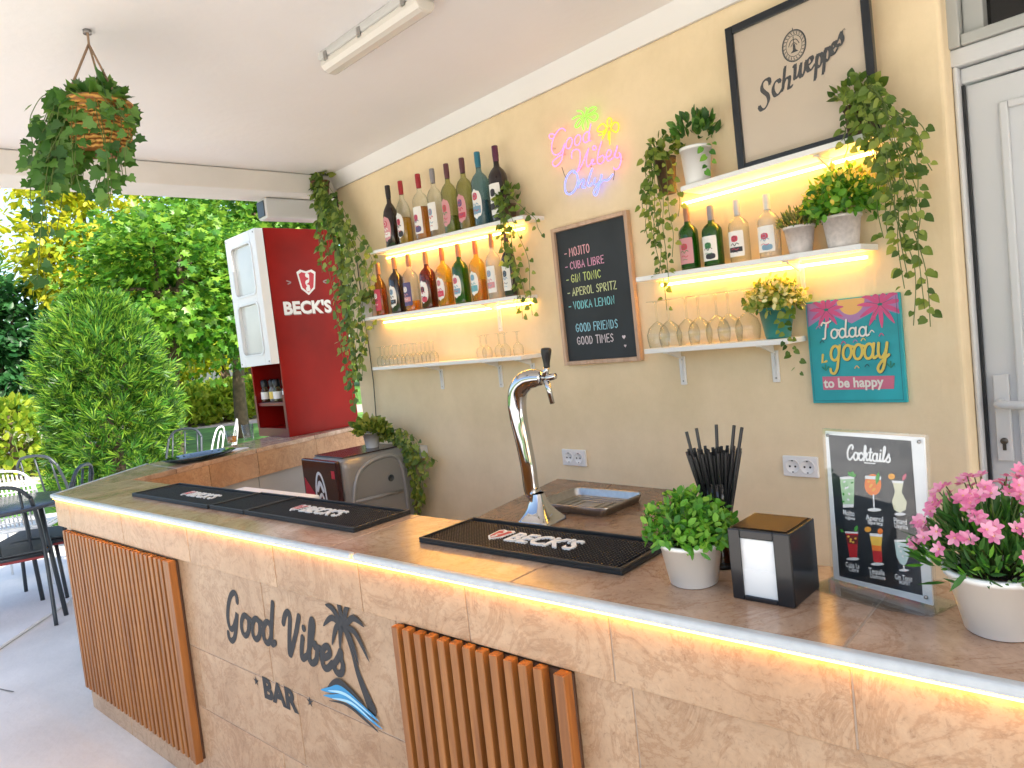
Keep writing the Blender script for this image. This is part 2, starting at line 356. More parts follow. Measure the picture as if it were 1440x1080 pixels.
# ------------------------------------------------------------------ lettering: hand-drawn stroke alphabets
def ell(cx, cy, rx, ry, a0=90, a1=450, n=14):
    return [(cx+rx*math.cos(R_(a0+(a1-a0)*i/n)), cy+ry*math.sin(R_(a0+(a1-a0)*i/n))) for i in range(n+1)]
SCRIPT = {   # x-height 1, ascender 1.95; (advance, strokes)
 'o': (.88, [ell(.42,.5,.34,.5)+[(.62,.92),(.88,.86)]]),
 'd': (1.05, [ell(.40,.5,.34,.5), [(.78,1.95),(.74,1.0),(.74,.3),(.84,.02),(1.06,.14)]]),
 'a': (1.05, [ell(.40,.5,.34,.5), [(.76,1.0),(.73,.3),(.84,.02),(1.06,.14)]]),
 'b': (.92, [[(.05,.35),(.30,1.2),(.36,1.75),(.24,1.95),(.14,1.6),(.12,.5),(.18,.08),(.42,.0),(.68,.22),(.72,.62),(.55,.93),(.50,.78),(.92,.80)]]),
 'e': (.84, [[(.06,.42),(.36,.5),(.62,.72),(.46,1.0),(.18,.86),(.07,.45),(.24,.04),(.52,.04),(.84,.34)]]),
 's': (.78, [[(.0,.25),(.30,.7),(.46,1.02),(.50,.7),(.64,.42),(.58,.08),(.30,.0),(.10,.12)]]),
 'i': (.52, [[(.18,1.0),(.14,.3),(.24,.02),(.54,.22)], [(.24,1.42),(.25,1.46)]]),
 'l': (.52, [[(.02,.3),(.30,1.2),(.36,1.75),(.25,1.95),(.15,1.6),(.13,.3),(.24,.02),(.54,.22)]]),
 'n': (.98, [[(.10,1.0),(.10,.5),(.10,.0)], [(.10,.5),(.34,.97),(.58,.92),(.62,.5),(.62,.2),(.74,.02),(.98,.2)]]),
 'y': (.92, [[(.08,1.0),(.10,.35),(.32,.02),(.58,.25),(.68,.6)], [(.72,1.0),(.66,.1),(.56,-.65),(.32,-.95),(.14,-.7),(.34,-.3),(.92,.2)]]),
 'c': (.78, [[(.64,.80),(.44,1.0),(.16,.82),(.07,.42),(.26,.03),(.54,.06),(.78,.32)]]),
 'k': (.86, [[(.02,.3),(.28,1.2),(.34,1.75),(.24,1.95),(.15,1.6),(.12,.0)], [(.14,.5),(.40,.98),(.60,.86),(.46,.6),(.2,.52),(.46,.42),(.62,.04),(.88,.2)]]),
 't': (.60, [[(.26,1.6),(.20,.3),(.32,.02),(.60,.22)], [(.0,1.08),(.5,1.14)]]),
 'G': (1.25, [[(1.0,1.55),(.92,1.85),(.68,1.97),(.38,1.75),(.16,1.2),(.14,.55),(.36,.12),(.66,.18),(.92,.62),(1.0,.98),(.94,.3),(.82,-.25),(.55,-.5),(.28,-.38),(.2,-.15)]]),
 'V': (1.3, [[(.0,1.35),(.12,1.75),(.36,1.95),(.52,1.7),(.52,.9),(.56,.15),(.66,.0),(.86,.55),(1.08,1.25),(1.22,1.9)]]),
 'O': (1.35, [ell(.62,.97,.5,.97,120,480,16)+[(.45,1.65),(.8,1.75),(1.2,1.5)]]),
 'C': (1.1, [[(.92,1.45),(.98,1.75),(.78,1.97),(.42,1.75),(.16,1.1),(.2,.35),(.5,.0),(.8,.15),(1.08,.5)]]),
 'S': (1.05, [[(.98,1.55),(.9,1.88),(.6,1.96),(.3,1.75),(.26,1.4),(.5,1.12),(.78,.85),(.86,.45),(.6,.06),(.24,.0),(.0,.3)]]),
 'h': (.95, [[(.30,1.95),(.22,1.0),(.12,.0)], [(.16,.45),(.42,.95),(.66,.92),(.66,.55),(.60,.1),(.78,.04),(.9,.18)]]),
 'w': (1.22, [[(.06,.9),(.2,1.0),(.22,.6),(.2,.1),(.42,.12),(.62,.55),(.70,.95)], [(.70,.95),(.64,.2),(.84,.05),(1.06,.5),(1.12,1.0)]]),
 'p': (.92, [[(.20,1.0),(.12,.2),(.0,-.85)], [(.16,.5),(.42,.97),(.72,.82),(.70,.3),(.42,.0),(.14,.12)]]),
 'T': (1.0, [[(.0,1.55),(.15,1.85),(.55,1.75),(1.0,1.95)], [(.55,1.75),(.45,.9),(.42,.1),(.2,.02)]]),
}
def script_strokes(txt, x, y, u, shear=.25, gap=0.0, slope=0.0, space=.45, n=5, sx=1.0):
    out = []; cx = 0.0
    for ch in txt:
        if ch == ' ': cx += space; continue
        adv, sts = SCRIPT[ch]
        for st in sts:
            pts = spline(st, n) if len(st) > 2 else st
            o = []
            for px, py in pts:
                X = (cx+px+shear*py)*u*sx; Y = py*u; o.append((x+X, y+Y+slope*X))
            out.append(o)
        cx += adv+gap
    return out, cx*u*sx
BLOCK = {   # chalk capitals, 1 high
 'A': (.62, [[(0,0),(.28,1),(.56,0)], [(.1,.36),(.46,.36)]]), 'B': (.58, [[(.02,0),(.02,1),(.36,.97),(.44,.76),(.34,.54),(.04,.5)], [(.34,.54),(.5,.28),(.38,.02),(.02,0)]]),
 'C': (.58, [[(.5,.82),(.32,1),(.06,.76),(.04,.28),(.26,0),(.5,.16)]]), 'D': (.6, [[(.03,0),(.03,1),(.36,.92),(.52,.5),(.36,.06),(.03,0)]]),
 'E': (.52, [[(.46,1),(.03,1),(.03,0),(.46,0)], [(.03,.52),(.38,.52)]]), 'F': (.5, [[(.46,1),(.03,1),(.03,0)], [(.03,.52),(.38,.52)]]),
 'G': (.62, [[(.5,.84),(.3,1),(.06,.74),(.05,.26),(.28,0),(.52,.14),(.52,.46),(.32,.46)]]), 'I': (.2, [[(.08,0),(.08,1)]]),
 'J': (.46, [[(.14,1),(.4,1)], [(.3,1),(.3,.2),(.18,.0),(.0,.14)]]), 'K': (.56, [[(.03,0),(.03,1)], [(.48,1),(.05,.46),(.5,0)]]), 'L': (.48, [[(.03,1),(.03,0),(.42,0)]]),
 'M': (.72, [[(0,0),(.06,1),(.32,.4),(.58,1),(.64,0)]]), 'N': (.6, [[(.02,0),(.02,1),(.5,0),(.5,1)]]), 'O': (.62, [ell(.28,.5,.26,.5)]), 'P': (.54, [[(.03,0),(.03,1),(.38,.96),(.48,.72),(.36,.46),(.03,.44)]]),
 'R': (.58, [[(.03,0),(.03,1),(.38,.96),(.46,.74),(.34,.52),(.05,.48),(.5,0)]]), 'S': (.52, [[(.44,.86),(.26,1),(.06,.82),(.14,.58),(.38,.44),(.44,.18),(.24,0),(.02,.12)]]),
 'T': (.54, [[(0,1),(.52,1)], [(.26,1),(.26,0)]]), 'U': (.6, [[(.03,1),(.04,.24),(.26,0),(.48,.24),(.5,1)]]), 'V': (.58, [[(0,1),(.27,0),(.54,1)]]), 'Z': (.54, [[(.02,1),(.48,1),(.02,0),(.5,0)]]),
 '-': (.5, [[(.02,.45),(.18,.45)]]),
}
def block_strokes(txt, x, y, h, gap=.16, sx=1.0):
    out = []; cx = 0.0
    for ch in txt:
        if ch == ' ': cx += .42; continue
        adv, sts = BLOCK[ch]
        for st in sts: out.append([(x+(cx+px)*h*sx, y+py*h) for px, py in st])
        cx += adv+gap
    return out, cx*h*sx
def paint(mb, strokes, wd, MM, z0=.0004, rise=3e-4, step=2e-4):
    for i, st in enumerate(strokes): mb.ribbon(st, wd, MM, z0+step*i, rise)

def palm_outline(mb, x, y, h, MM, z0=.0004, lean=.35):
    """solid palm: curved tapering trunk, seven drooping fronds; (x, y) = crown centre, trunk runs down and to the right"""
    tr = spline([(x, y), (x+.12*h, y-.28*h), (x+.22*h, y-.6*h), (x+lean*h, y-1.0*h)], 6)
    ws = [(.020+.075*(i/(len(tr)-1))**1.8)*h for i in range(len(tr))]
    mb.ribbon(tr, ws, MM, z0)
    for k, (a, ln, dr) in enumerate(((170,.50,.30),(203,.36,.34),(138,.50,.12),(98,.46,-.04),(62,.46,.10),(28,.56,.30),(-12,.52,.50),(-48,.40,.30),(240,.26,.18))):
        a = R_(a); p = spline([(x, y), (x+math.cos(a)*ln*.5*h, y+math.sin(a)*ln*.5*h+.07*h), (x+math.cos(a)*ln*h, y+math.sin(a)*ln*h-dr*h*.45)], 6)
        n = len(p); mb.ribbon(p, [.044*h*math.sin(math.pi*min(1, .10+.90*i/(n-1)))**.8+.002*h for i in range(n)], MM, z0+.0003*(k+1), cap=False)

# ------------------------------------------------------------------ setting: ground
GR = mat('patio_concrete', (.76, .715, .66), .55, var=.17, scale=1.6, bump=.25, bscale=30)
g = MB(); g.box((-9.6, -14, -.2), (16, 14, 0)); tag(g.build('patio_floor', GR), kind='structure')
s = MB(); s.prism([(-9.6,-1.2),(-4.55,.62),(-5.38,1.41),(-6.6,2.0),(-9.6,1.2)], .004, .022)
tag(s.build('paving_slab', mat('slab_concrete', (.78, .77, .75), .6, var=.1, scale=2.5, bump=.2, bscale=40), bevel=.004), kind='structure')
j_ = MB()
for a, b in (((-9.6, -.75), (-4.1, .80)),):
    v = Vector((b[0]-a[0], b[1]-a[1])).normalized()*.006; q_ = [(a[0]+(b[0]-a[0])*i/12+rnd.uniform(-.004, .004), a[1]+(b[1]-a[1])*i/12+rnd.uniform(-.004, .004)) for i in range(13)]; j_.ribbon(q_, .004, None, .0042)
tag(j_.build('patio_joints', mat('joint_dirt', (.22, .20, .18), .9)), kind='structure')
lw = MB(); lw.box((-120, -90, -.25), (60, 120, -.03))
GRASS = mat('lawn_grass', (.085, .21, .03), .9, var=.45, scale=2.5, bump=.6, bscale=40)
tag(lw.build('lawn', GRASS), kind='structure')
pa = MB(); pa.prism([(-40, 2.0), (-19.5, 8.2), (-16, 10.5), (-10, 18), (-12, 20), (-18, 12.8), (-22, 10.4), (-40, 5.0)], -.03, -.018)
tag(pa.build('garden_path', mat('gravel_path', (.40, .33, .29), .9, var=.25, scale=6, bump=.4, bscale=60)), kind='structure')
p2_ = MB(); p2_.prism([(-60, 1.0), (-13.5, 2.6), (-12.8, 3.6), (-20, 6.4), (-60, 9)], -.03, -.012)
tag(p2_.build('sunny_driveway', mat('pale_gravel', (.58, .54, .46), .9, var=.15, scale=6)), kind='structure')

# ------------------------------------------------------------------ the building
CEIL = 2.475
bld = thing('bar_building', 'cream plastered open front building with white ceiling, edge beam and white side door', 'building', tuple(W0), WROT)
UL, UR = -1.56, 1.573
def ub(mb, u0, u1, d0, d1, z0, z1): return mb.box((u0, -d1, z0), (u1, -d0, z1))
b_ = MB(); ub(b_, UL, UR, -.16, 0, 0, 2.395); b_.build('rear_wall', M['wall'], bld, bevel=.012, seg=3)
c_ = MB(); ub(c_, -1.82, 9.0, -1.2, 2.42, CEIL, CEIL+.16); c_.build('ceiling', M['ceiling'], bld)  # unseen right run added to block sun; front edge cut back to admit sky
k_ = MB(); k_.prism([(-.16+.0, 2.3951), (.004, 2.3951), (.035, CEIL-.0008), (-.16, CEIL-.0008)], UL, 5.0,
                   Matrix(((0,0,1,0),(-1,0,0,0),(0,1,0,0),(0,0,0,1)))); k_.build('cornice', M['white'] if 0 else M['ceiling'], bld)
e_ = MB(); ub(e_, -1.81, -1.555, -.05, 2.36, 2.362, CEIL-.003); e_.build('edge_beam', M['beam'], bld, bevel=.006)
e2 = MB(); ub(e2, -1.8, 8.9, 2.37, 2.55, 2.40, CEIL+.15); e2.build('front_beam', M['beam'], bld)
# door bay to the right, set back
DB = -.10
def du(px, py, d=DB): return wuz(px, py, d)
jamb = MB(); ub(jamb, UR+.076, 3.4, -.30, -.16, 0, 2.39)
jamb.build('door_surround', M['wall'], bld, bevel=.01)
head_z = du(1358, 95)[1]; xl = du(1356, 300)[0]; leaf_l = du(1366, 250)[0]; leaf_top = du(1358, 121)[1]; win_u = du(1388, 30)[0]; win_z = du(1400, 78)[1]
fr = MB(); ub(fr, UR+.0012, leaf_l-.006, -.15, -.060, 0, head_z+.0); ub(fr, leaf_l-.006, 2.7, -.15, -.085, leaf_top+.004, head_z-.003); ub(fr, xl-.03, 2.75, -.15, -.06, head_z, head_z+.045)
fr.build('door_frame', M['pvc'], bld, bevel=.005)
ub_ = MB(); ub(ub_, leaf_l, 2.55, -.145, -.10, .02, leaf_top); door = ub_.build('door', M['pvc'], bld, bevel=.004)
pn = MB(); pu = du(1412, 250)[0]; pz = du(1404, 145)[1]
for a, b2, z0, z1 in ((pu, pu+.02, .35, pz), (pu+.02, 2.40, pz-.02, pz), (pu+.02, 2.4, .35, .37), (2.4, 2.42, .35, pz)): ub(pn, a, b2, -.0995, -.088, z0, z1)
pn.build('panel_moulding', M['pvc'], door, bevel=.004)
gp = MB(); ub(gp, leaf_l-.0055, leaf_l+.0015, -.0995, -.0862, 0.02, leaf_top); gp.build('rubber_seal', M['rubber'], door)
hu, hz = du(1411, 565); hd = MB()
ub(hd, hu-.018, hu+.018, -.0995, -.085, hz-.16, hz+.075); hd.tube([(hu, .085, hz+.0), (hu, .045, hz), (hu+.012, .038, hz), (hu+.13, .038, hz-.004)], .011, 10)
hd.build('door_handle', M['pvc'], door, bevel=.004)
lk = MB(); lk.lathe([(.0, 0), (.009, 0), (.009, .004), (0, .004)], 14, T(hu, .0849, hz-.105) @ RX(R_(90))); ub(lk, hu-.004, hu+.004, -.0849, -.0815, hz-.13, hz-.105)
lk.build('lock_cylinder', mat('dark_steel', (.12, .11, .1), .35, .8), door)
wf = MB(); ub(wf, xl-.005, xl+.03, -.15, -.05, head_z+.046, 2.39); ub(wf, xl+.031, 2.7, -.15, -.05, head_z+.046, head_z+.075)
ub(wf, xl+.031, win_u-.003, -.14, -.08, head_z+.076, 2.39); ub(wf, win_u, 2.6, -.14, -.08, head_z+.076, win_z+.01)
twin = wf.build('transom_window', mat('grey_window_frame', (.42, .43, .42), .4), bld, bevel=.004)
gl = MB(); ub(gl, win_u-.003, 2.6, -.13, -.12, win_z-.0, 2.39); gl.build('window_pane', mat('dark_pane', (.006, .006, .005), .08), twin)

# ------------------------------------------------------------------ bar counter
BX = Vector((-1.9, 1.1, 0)); HC = .96
bar = thing('bar_counter', 'long travertine tiled bar counter with slatted wood panels and warm light strip', 'bar counter', tuple(BX))
def bb(mb, name, m, parent=bar, **k):
    p = -BX if parent is bar else None
    return mb.build(name, m, parent, loc=p, **k)
XR = .95
OUT = [(-3.615, .958), (-4.09, 1.54), (-4.20, 2.05), (-4.50, 2.93)]
INN = [(-3.565, 1.262), (-3.80, 2.02), (-3.965, 2.93)]
core = MB()
core.box((-3.45, .985, 0), (XR, 1.235, HC-.028)); core.box((-3.52, .9685, .002), (XR-.002, .9849, .8180)); core.box((-3.60, .9555, .8215), (XR-.002, .9849, .9405)); core.box((-3.29, .962, HC-.0245), (XR-.002, 1.2605, HC-.0018))

core.prism([(-3.45, .99), (-3.54, .99), (-4.03, 1.56), (-4.14, 2.05), (-4.43, 2.9), (-4.0, 2.9), (-3.83, 2.02), (-3.60, 1.235), (-3.45, 1.235)], 0, HC-.03)
bb(core, 'counter_core', M['grout'])
ft = MB(); fb = MB(); gap = .0016
bj = [-3.612, -3.43, -2.85, -2.30, -1.775, -1.392, -1.036, -.690, -.306, .29, XR]
for a, b2 in zip(bj[:-1], bj[1:]): fb.box((a+gap, .953, .8195), (b2-gap, .984, .9425))
bb(fb, 'fascia_tiles', M['band_tile'], bevel=.0012, seg=1)
rows = [(0, .309), (.312, .518), (.521, .8165)]
for r, (z0, z1) in enumerate(rows):
    xs = [-3.545]+[x+(0 if r != 1 else .12) for x in (-3.10, -2.49, -1.89, -1.29, -.666, -.06, .54)]+[XR]
    for a, b2 in zip(xs[:-1], xs[1:]): ft.box((a+gap, .966, z0), (b2-gap, .984, z1))
bb(ft, 'front_tiles', M['band_tile'], bevel=.0012, seg=1)
sdm = MB()   # the end of the bar and the outer side of the arm
for (x0, y0), (x1, y1), z0, z1, o in (((-3.548, .968), (-4.05, 1.56), 0, .8165, 0), ((-4.05, 1.56), (-4.16, 2.05), 0, .8165, 0), ((-4.16, 2.05), (-4.45, 2.92), 0, .8165, 0),
                          ((-3.613, .955), (-4.085, 1.545), .8195, .9335, 0), ((-4.085, 1.545), (-4.19, 2.05), .8195, .9335, 0), ((-4.19, 2.05), (-4.49, 2.92), .8195, .9335, 0)):
    v = Vector((x1-x0, y1-y0)); nn = Vector((v.y, -v.x)).normalized()*.02
    if nn.x < 0: nn = -nn
    sdm.prism([(x0, y0), (x1, y1), (x1+nn.x, y1+nn.y), (x0+nn.x, y0+nn.y)][::-1], z0, z1)
bb(sdm, 'end_tiles', M['band_tile'])
tp = MB(); tj = [-3.30, -2.714, -2.114, -1.514, -.914, -.314, .286, XR]
for a, b2 in zip(tj[:-1], tj[1:]): tp.box((a+gap, .9575, HC-.026), (b2-gap, 1.262, HC))
def lerp(a, b, t): return (a[0]+(b[0]-a[0])*t, a[1]+(b[1]-a[1])*t)
tp.prism([(-3.302, .9575), (-3.302, 1.262), INN[0], lerp(INN[0], OUT[0], .5), OUT[0]][::-1], HC-.026, HC)
tp.prism([OUT[0], lerp(OUT[0], INN[0], .497), (-3.567, 1.265), (-3.634, 1.48), (-4.087, 1.536)][::-1], HC-.026, HC-.0004) if 0 else None
tp.prism([(-3.6165, .962), (-3.5905, 1.112), (-3.5685, 1.265), (-3.64, 1.50), (-4.087, 1.537)], HC-.026, HC)
tp.prism([(-4.090, 1.540), (-3.641, 1.503), (-3.80, 2.02), (-4.20, 2.05)], HC-.026, HC)
tp.prism([(-4.201, 2.053), (-3.801, 2.023), (-3.88, 2.46), (-4.34, 2.46)], HC-.026, HC)
tp.prism([(-4.341, 2.463), (-3.881, 2.463), (-3.965, 2.93), (-4.50, 2.93)], HC-.026, HC)
bb(tp, 'counter_top', M['top_tile'], bevel=.0015, seg=1)
tr_ = MB()
for a, b2 in ((-3.62, -1.402), (-1.392, XR)): tr_.box((a, .9395, .9455), (b2, .9572, .9622))
bb(tr_, 'edge_trim', M['trim'], bevel=.005, seg=3)
t2 = MB()
t2.prism([(-3.62, .945), (-4.105, 1.535), (-4.09, 1.545), (-3.605, .957)], .9455, .9622); bb(t2, 'end_trim', M['trim'], bevel=.003)
le = MB(); le.box((-3.60, .9455, .9408), (XR, .9505, .9452)); bb(le, 'light_strip', M['led_bar'])
it = MB()
for (x0, y0), (x1, y1) in (((-3.569, 1.264), (-3.70, 1.69)), ((-3.701, 1.693), (-3.80, 2.02)), ((-3.801, 2.023), (-3.88, 2.46)), ((-3.881, 2.463), (-3.967, 2.93))):
    it.prism([(x0-.02, y0), (x0+.006, y0), (x1+.006, y1), (x1-.02, y1)], .80, HC-.0262)
it.box((-3.50, 1.2365, .80), (XR, 1.258, HC-.0262))
bb(it, 'inner_tiles', M['inner_tile'])
iw = MB()
for (x0, y0), (x1, y1) in (((-3.59, 1.264), (-3.82, 2.02)), ((-3.82, 2.023), (-3.985, 2.93))):
    iw.prism([(x0-.02, y0), (x0+.006, y0), (x1+.006, y1), (x1-.02, y1)], 0, .7995)
bb(iw, 'inner_wall', mat('grey_render', (.42, .39, .36), .8, var=.05, scale=4))
# slatted panels
def slat_panel(x0, x1, z0, z1, pitch):
    p = MB(); p.mi = 1; p.box((x0, .9575, z0+.004), (x1, .9655, z1-.004)); p.mi = 0
    x = x0
    while x < x1-.05:
        p.box((x, .934+rnd.uniform(0, .0008), z0), (x+pitch*.56, .9573, z1+rnd.uniform(-.001, .001))); x += pitch
    p.box((x1-.024, .932, z0-.003), (x1, .9573, z1+.001))
    return bb(p, 'slat_panel', [M['slat'], mat('panel_backing', (.07, .028, .01), .6)], bevel=.0015, seg=1)
slat_panel(-3.497, -2.425, .118, .812, .0393); slat_panel(-1.268, -.785, .118, .816, .0372)
# painted emblem on the bar front
lg = MB(); LM = T(0, .9655, 0) @ FRONT
st, _ = script_strokes('Good', -2.14, .628, .064, .28, .10, .03, sx=1.03); paint(lg, st, .0094, LM)
st, _ = script_strokes('Vibes', -1.815, .628, .0625, .28, .08, .0, sx=1.0); paint(lg, st, .0094, LM, z0=.0005)
bb(lg, 'painted_script', [M['ink']]); lg = MB()
lg.text('BAR', .083, LM @ T(-1.955, .463, .0008), offset=.0045, sx=1.12, spacing=1.06)
bb(lg, 'painted_word', [M['ink']])
for x, z in ((-1.992, .499), (-1.705, .512)):
    lg = MB()
    lg.poly([(x+(.016 if i % 2 == 0 else .006)*math.cos(R_(90+36*i)), z+(.016 if i % 2 == 0 else .006)*math.sin(R_(90+36*i))) for i in range(10)], LM, .0009); bb(lg, 'painted_star', [M['ink']])
lg = MB()
palm_outline(lg, -1.500, .752, .185, LM, .0012, lean=.42)
lg.ribbon(spline([(-1.60, .578), (-1.555, .60), (-1.51, .592), (-1.455, .575)], 6), [.004+.012*math.sin(math.pi*i/18) for i in range(19)], LM, .0040)
lg.mi = 1
for k, (a, b2, c, wd) in enumerate((((-1.635, .565), (-1.54, .588), (-1.395, .548), .010), ((-1.625, .553), (-1.53, .57), (-1.385, .532), .007))):
    p = spline([a, lerp(a, b2, .5), b2, lerp(b2, c, .55), c], 5); n = len(p); lg.ribbon(p, [.001+wd*math.sin(math.pi*i/(n-1)) for i in range(n)], LM, .0046+.0006*k)
lg.mi = 2
for k, (a, b2, c, wd) in enumerate((((-1.60, .572), (-1.52, .582), (-1.42, .555), .0035), ((-1.585, .556), (-1.50, .566), (-1.42, .542), .003))):
    p = spline([a, b2, c], 6); n = len(p); lg.ribbon(p, [.0006+wd*math.sin(math.pi*i/(n-1)) for i in range(n)], LM, .0058+.0005*k)
lg.mi = 0
p = spline([(-1.60, .546), (-1.52, .556), (-1.43, .532), (-1.40, .520)], 6); n = len(p); lg.ribbon(p, [.0006+.004*math.sin(math.pi*i/(n-1)) for i in range(n)], LM, .0066)
bb(lg, 'painted_palm', [M['ink'], mat('blue_paint', (.03, .26, .52), .6), mat('pale_blue_paint', (.35, .62, .78), .6)])

# work surface behind the bar, running back to the wall
ZW = .80
sA, sB = atZ(671, 727, ZW), atZ(785, 672, ZW)
wk = thing('work_counter', 'lower brown tiled work counter running from the bar back to the wall', 'counter', (-1.5, 2.0, 0))
q = MB(); yb0 = 1.3; xr0, xr1 = -1.13, -1.30
def lx(y): return sA.x+(sB.x-sA.x)*(y-sA.y)/(sB.y-sA.y)
def rx(y): return xr0+(xr1-xr0)*(y-1.765)/(2.35-1.765)
def wall_y(x): return 2.378-(x+1.92)*math.tan(WA)
ys = [1.27, 1.63, 2.0, None]
for i in range(3):
    for j in range(2):
        def P(t, y):
            x = lx(y if y else 2.36)*(1-t)+rx(y if y else 2.36)*t
            return (x, y if y else wall_y(x)-.002)
        t0, t1 = j/2, (j+1)/2
        a, b2, c, d = P(t0, ys[i]), P(t1, ys[i]), P(t1, ys[i+1]), P(t0, ys[i+1])
        q.prism([(a[0]+.0015, a[1]+.0015), (b2[0]-.0015, b2[1]+.0015), (c[0]-.0015, c[1]-.0015), (d[0]+.0015, d[1]-.0015)], ZW-.025, ZW)
wk_off = -Vector((-1.5, 2.0, 0))
q.build('work_top', M['work_tile'], wk, loc=wk_off, bevel=.0015, seg=1)
q = MB(); q.prism([(lx(1.27)+.004, 1.275), (rx(1.27)-.004, 1.275), (rx(2.3)-.004, 2.29), (lx(2.3)+.004, 2.36)], 0, ZW-.0255)
q.build('work_base', mat('cabinet_brown', (.30, .21, .14), .5, var=.1, scale=5), wk, loc=wk_off)

# ------------------------------------------------------------------ shelves
SH_D, SH_T = .125, .017
class Shelf: pass
def shelf(pl, pr, label, led=None, brackets=()):
    s = Shelf(); s.uL, s.zL = wuz(*pl, SH_D); uR, zR = wuz(*pr, SH_D); s.len = uR-s.uL; s.sl = (zR-s.zL)/s.len
    t = thing('wall_shelf', label, 'shelf', wpt(s.uL, s.zL, 0), WROT, 'white wall shelves')
    t.rotation_euler = (0, -math.atan(s.sl), WROT); s.root = t
    b = MB(); b.box((0, -SH_D, 0), (s.len, -.001, SH_T)); b.build('shelf_board', M['white'], t, bevel=.0015, seg=1)
    if led:
        a, c = led[0]-s.uL, led[1]-s.uL
        q = MB(); q.box((a, -.0085, -.0195), (c, -.0035, -.0125)); q.build('light_strip', M['led'], t)
        q = MB(); q.box((a-.004, -.0034, -.0215), (c+.004, -.0008, -.0105)); q.build('strip_holder', M['white'], t)
    for u in brackets:
        x = u-s.uL; q = MB()
        q.box((x-.012, -.0068, -.125), (x+.012, -.0005, -.0235)); q.box((x-.010, -.10, -.0045), (x+.010, -.0115, -.0005))
        q.prism([(-.092, -.005), (-.0125, -.005), (-.0071, -.11), (-.0071, -.085), (-.016, -.03)], x-.0035, x+.0035, Matrix(((0,0,1,0),(1,0,0,0),(0,1,0,0),(0,0,0,1))))
        br = q.build('bracket', M['white'], t, bevel=.001, seg=1)
        q = MB()
        for z in (-.035, -.112): q.lathe([(0, 0), (.0035, 0), (.003, .0015), (0, .002)], 10, T(x, -.0068, z) @ RX(R_(90)))
        q.build('screw', M['steel'], br)
    return s
def top(s, u): return s.zL+s.sl*(u-s.uL)+SH_T
def umid(px, py, d=0.0): return wuz(px, py, d)[0]
L1 = shelf((520.6, 358), (736, 308), 'upper left shelf with eight bottles and a trailing ivy at its right end', (umid(545, 361), umid(738, 314)), ())
L2 = shelf((508, 452), (727, 421), 'middle left shelf with nine bottles and a small white pot', (umid(541, 452), umid(752, 421)), (umid(703, 440),))
L3 = shelf((524, 521), (733, 506), 'lower left shelf with upturned stem glasses and no light strip', None, (umid(622, 530), umid(704, 520), umid(750, 515)))
R1 = shelf((957, 270), (1236, 190), 'highest shelf, holding the framed drinks poster', (umid(960, 270), umid(1228, 196)), (umid(1169, 230),))
R2 = shelf((894, 397), (1211, 351), 'right hand shelf with green and clear bottles and two flowering pots', (umid(931, 394), umid(1219, 352)), (umid(1127, 385),))
R3 = shelf((906, 498), (1108, 484), 'lowest right shelf with a row of upturned wine glasses and a teal pot', None, (umid(960, 505), umid(1090, 495)))
cd = MB(); cu, cz = wuz(519, 490, .006); cu2, cz2 = wuz(532, 588, .006)
cd.tube([wpt(cu-.02, 2.0, .006), wpt(cu-.01, cz+.2, .006), wpt(cu, cz, .006), wpt(cu+.01, (cz+cz2)/2, .01), wpt(cu2, cz2, .02)], .0028, 6)
tag(cd.build('wall_cable', M['cord']), 'thin black cable hanging down the wall to the left of the lower shelf', 'cable')

# ------------------------------------------------------------------ bottles
G = dict(clear=glass('clear_glass', (.94, .955, .94), edge=.72), green=glass('green_glass', (.10, .36, .05), body=.18, bodycol=(.05, .25, .02)), dark=mat('dark_bottle_glass', (.012, .006, .008), .06, coat=.5),
         redbrown=glass('red_brown_glass', (.42, .09, .015), body=.30, bodycol=(.30, .05, .01)), amber=glass('amber_glass', (.75, .42, .10), body=.12, bodycol=(.6, .3, .05)),
         blue=glass('blue_glass', (.48, .66, .72), body=.30, bodycol=(.22, .42, .50)), olive=glass('olive_glass', (.72, .74, .48), body=.10, bodycol=(.5, .5, .25)),
         yellow=glass('yellow_liquor_glass', (.88, .74, .22), body=.22, bodycol=(.80, .58, .06)), frost=glass('frosted_glass', (.86, .88, .88), .2, body=.30, bodycol=(.8, .82, .82)))
LQ = dict(yellow=glass('yellow_liquor', (.95, .72, .12), .1, body=.35, bodycol=(.90, .58, .03)), orange=glass('orange_liquor', (.95, .55, .08), .1, body=.4, bodycol=(.85, .38, .02)),
          red=glass('red_liquor', (.5, .10, .06), .1, body=.4, bodycol=(.35, .04, .03)), teal=glass('teal_liquor', (.25, .5, .55), .1, body=.4, bodycol=(.08, .32, .38)), lime=glass('lime_liquor', (.6, .75, .15), .1, body=.3, bodycol=(.4, .5, .05)))
CAPS = {k: mat(k+'_cap', c, .35) for k, c in dict(black=(.02, .015, .02), red=(.35, .02, .03), grey=(.25, .24, .26), brown=(.12, .04, .05), teal=(.02, .16, .24), purple=(.09, .015, .05), cork=(.35, .17, .10), cream=(.70, .66, .58), orange=(.55, .14, .06), silver=(.5, .5, .5)).items()}
LB = {k: mat(k+'_label', c, .6) for k, c in dict(white=(.80, .78, .75), red=(.55, .05, .09), black=(.03, .03, .04), blue=(.20, .34, .46), purple=(.10, .08, .20), green=(.05, .22, .07), pink=(.62, .28, .30), yellow=(.75, .55, .12), teal=(.12, .38, .44)).items()}
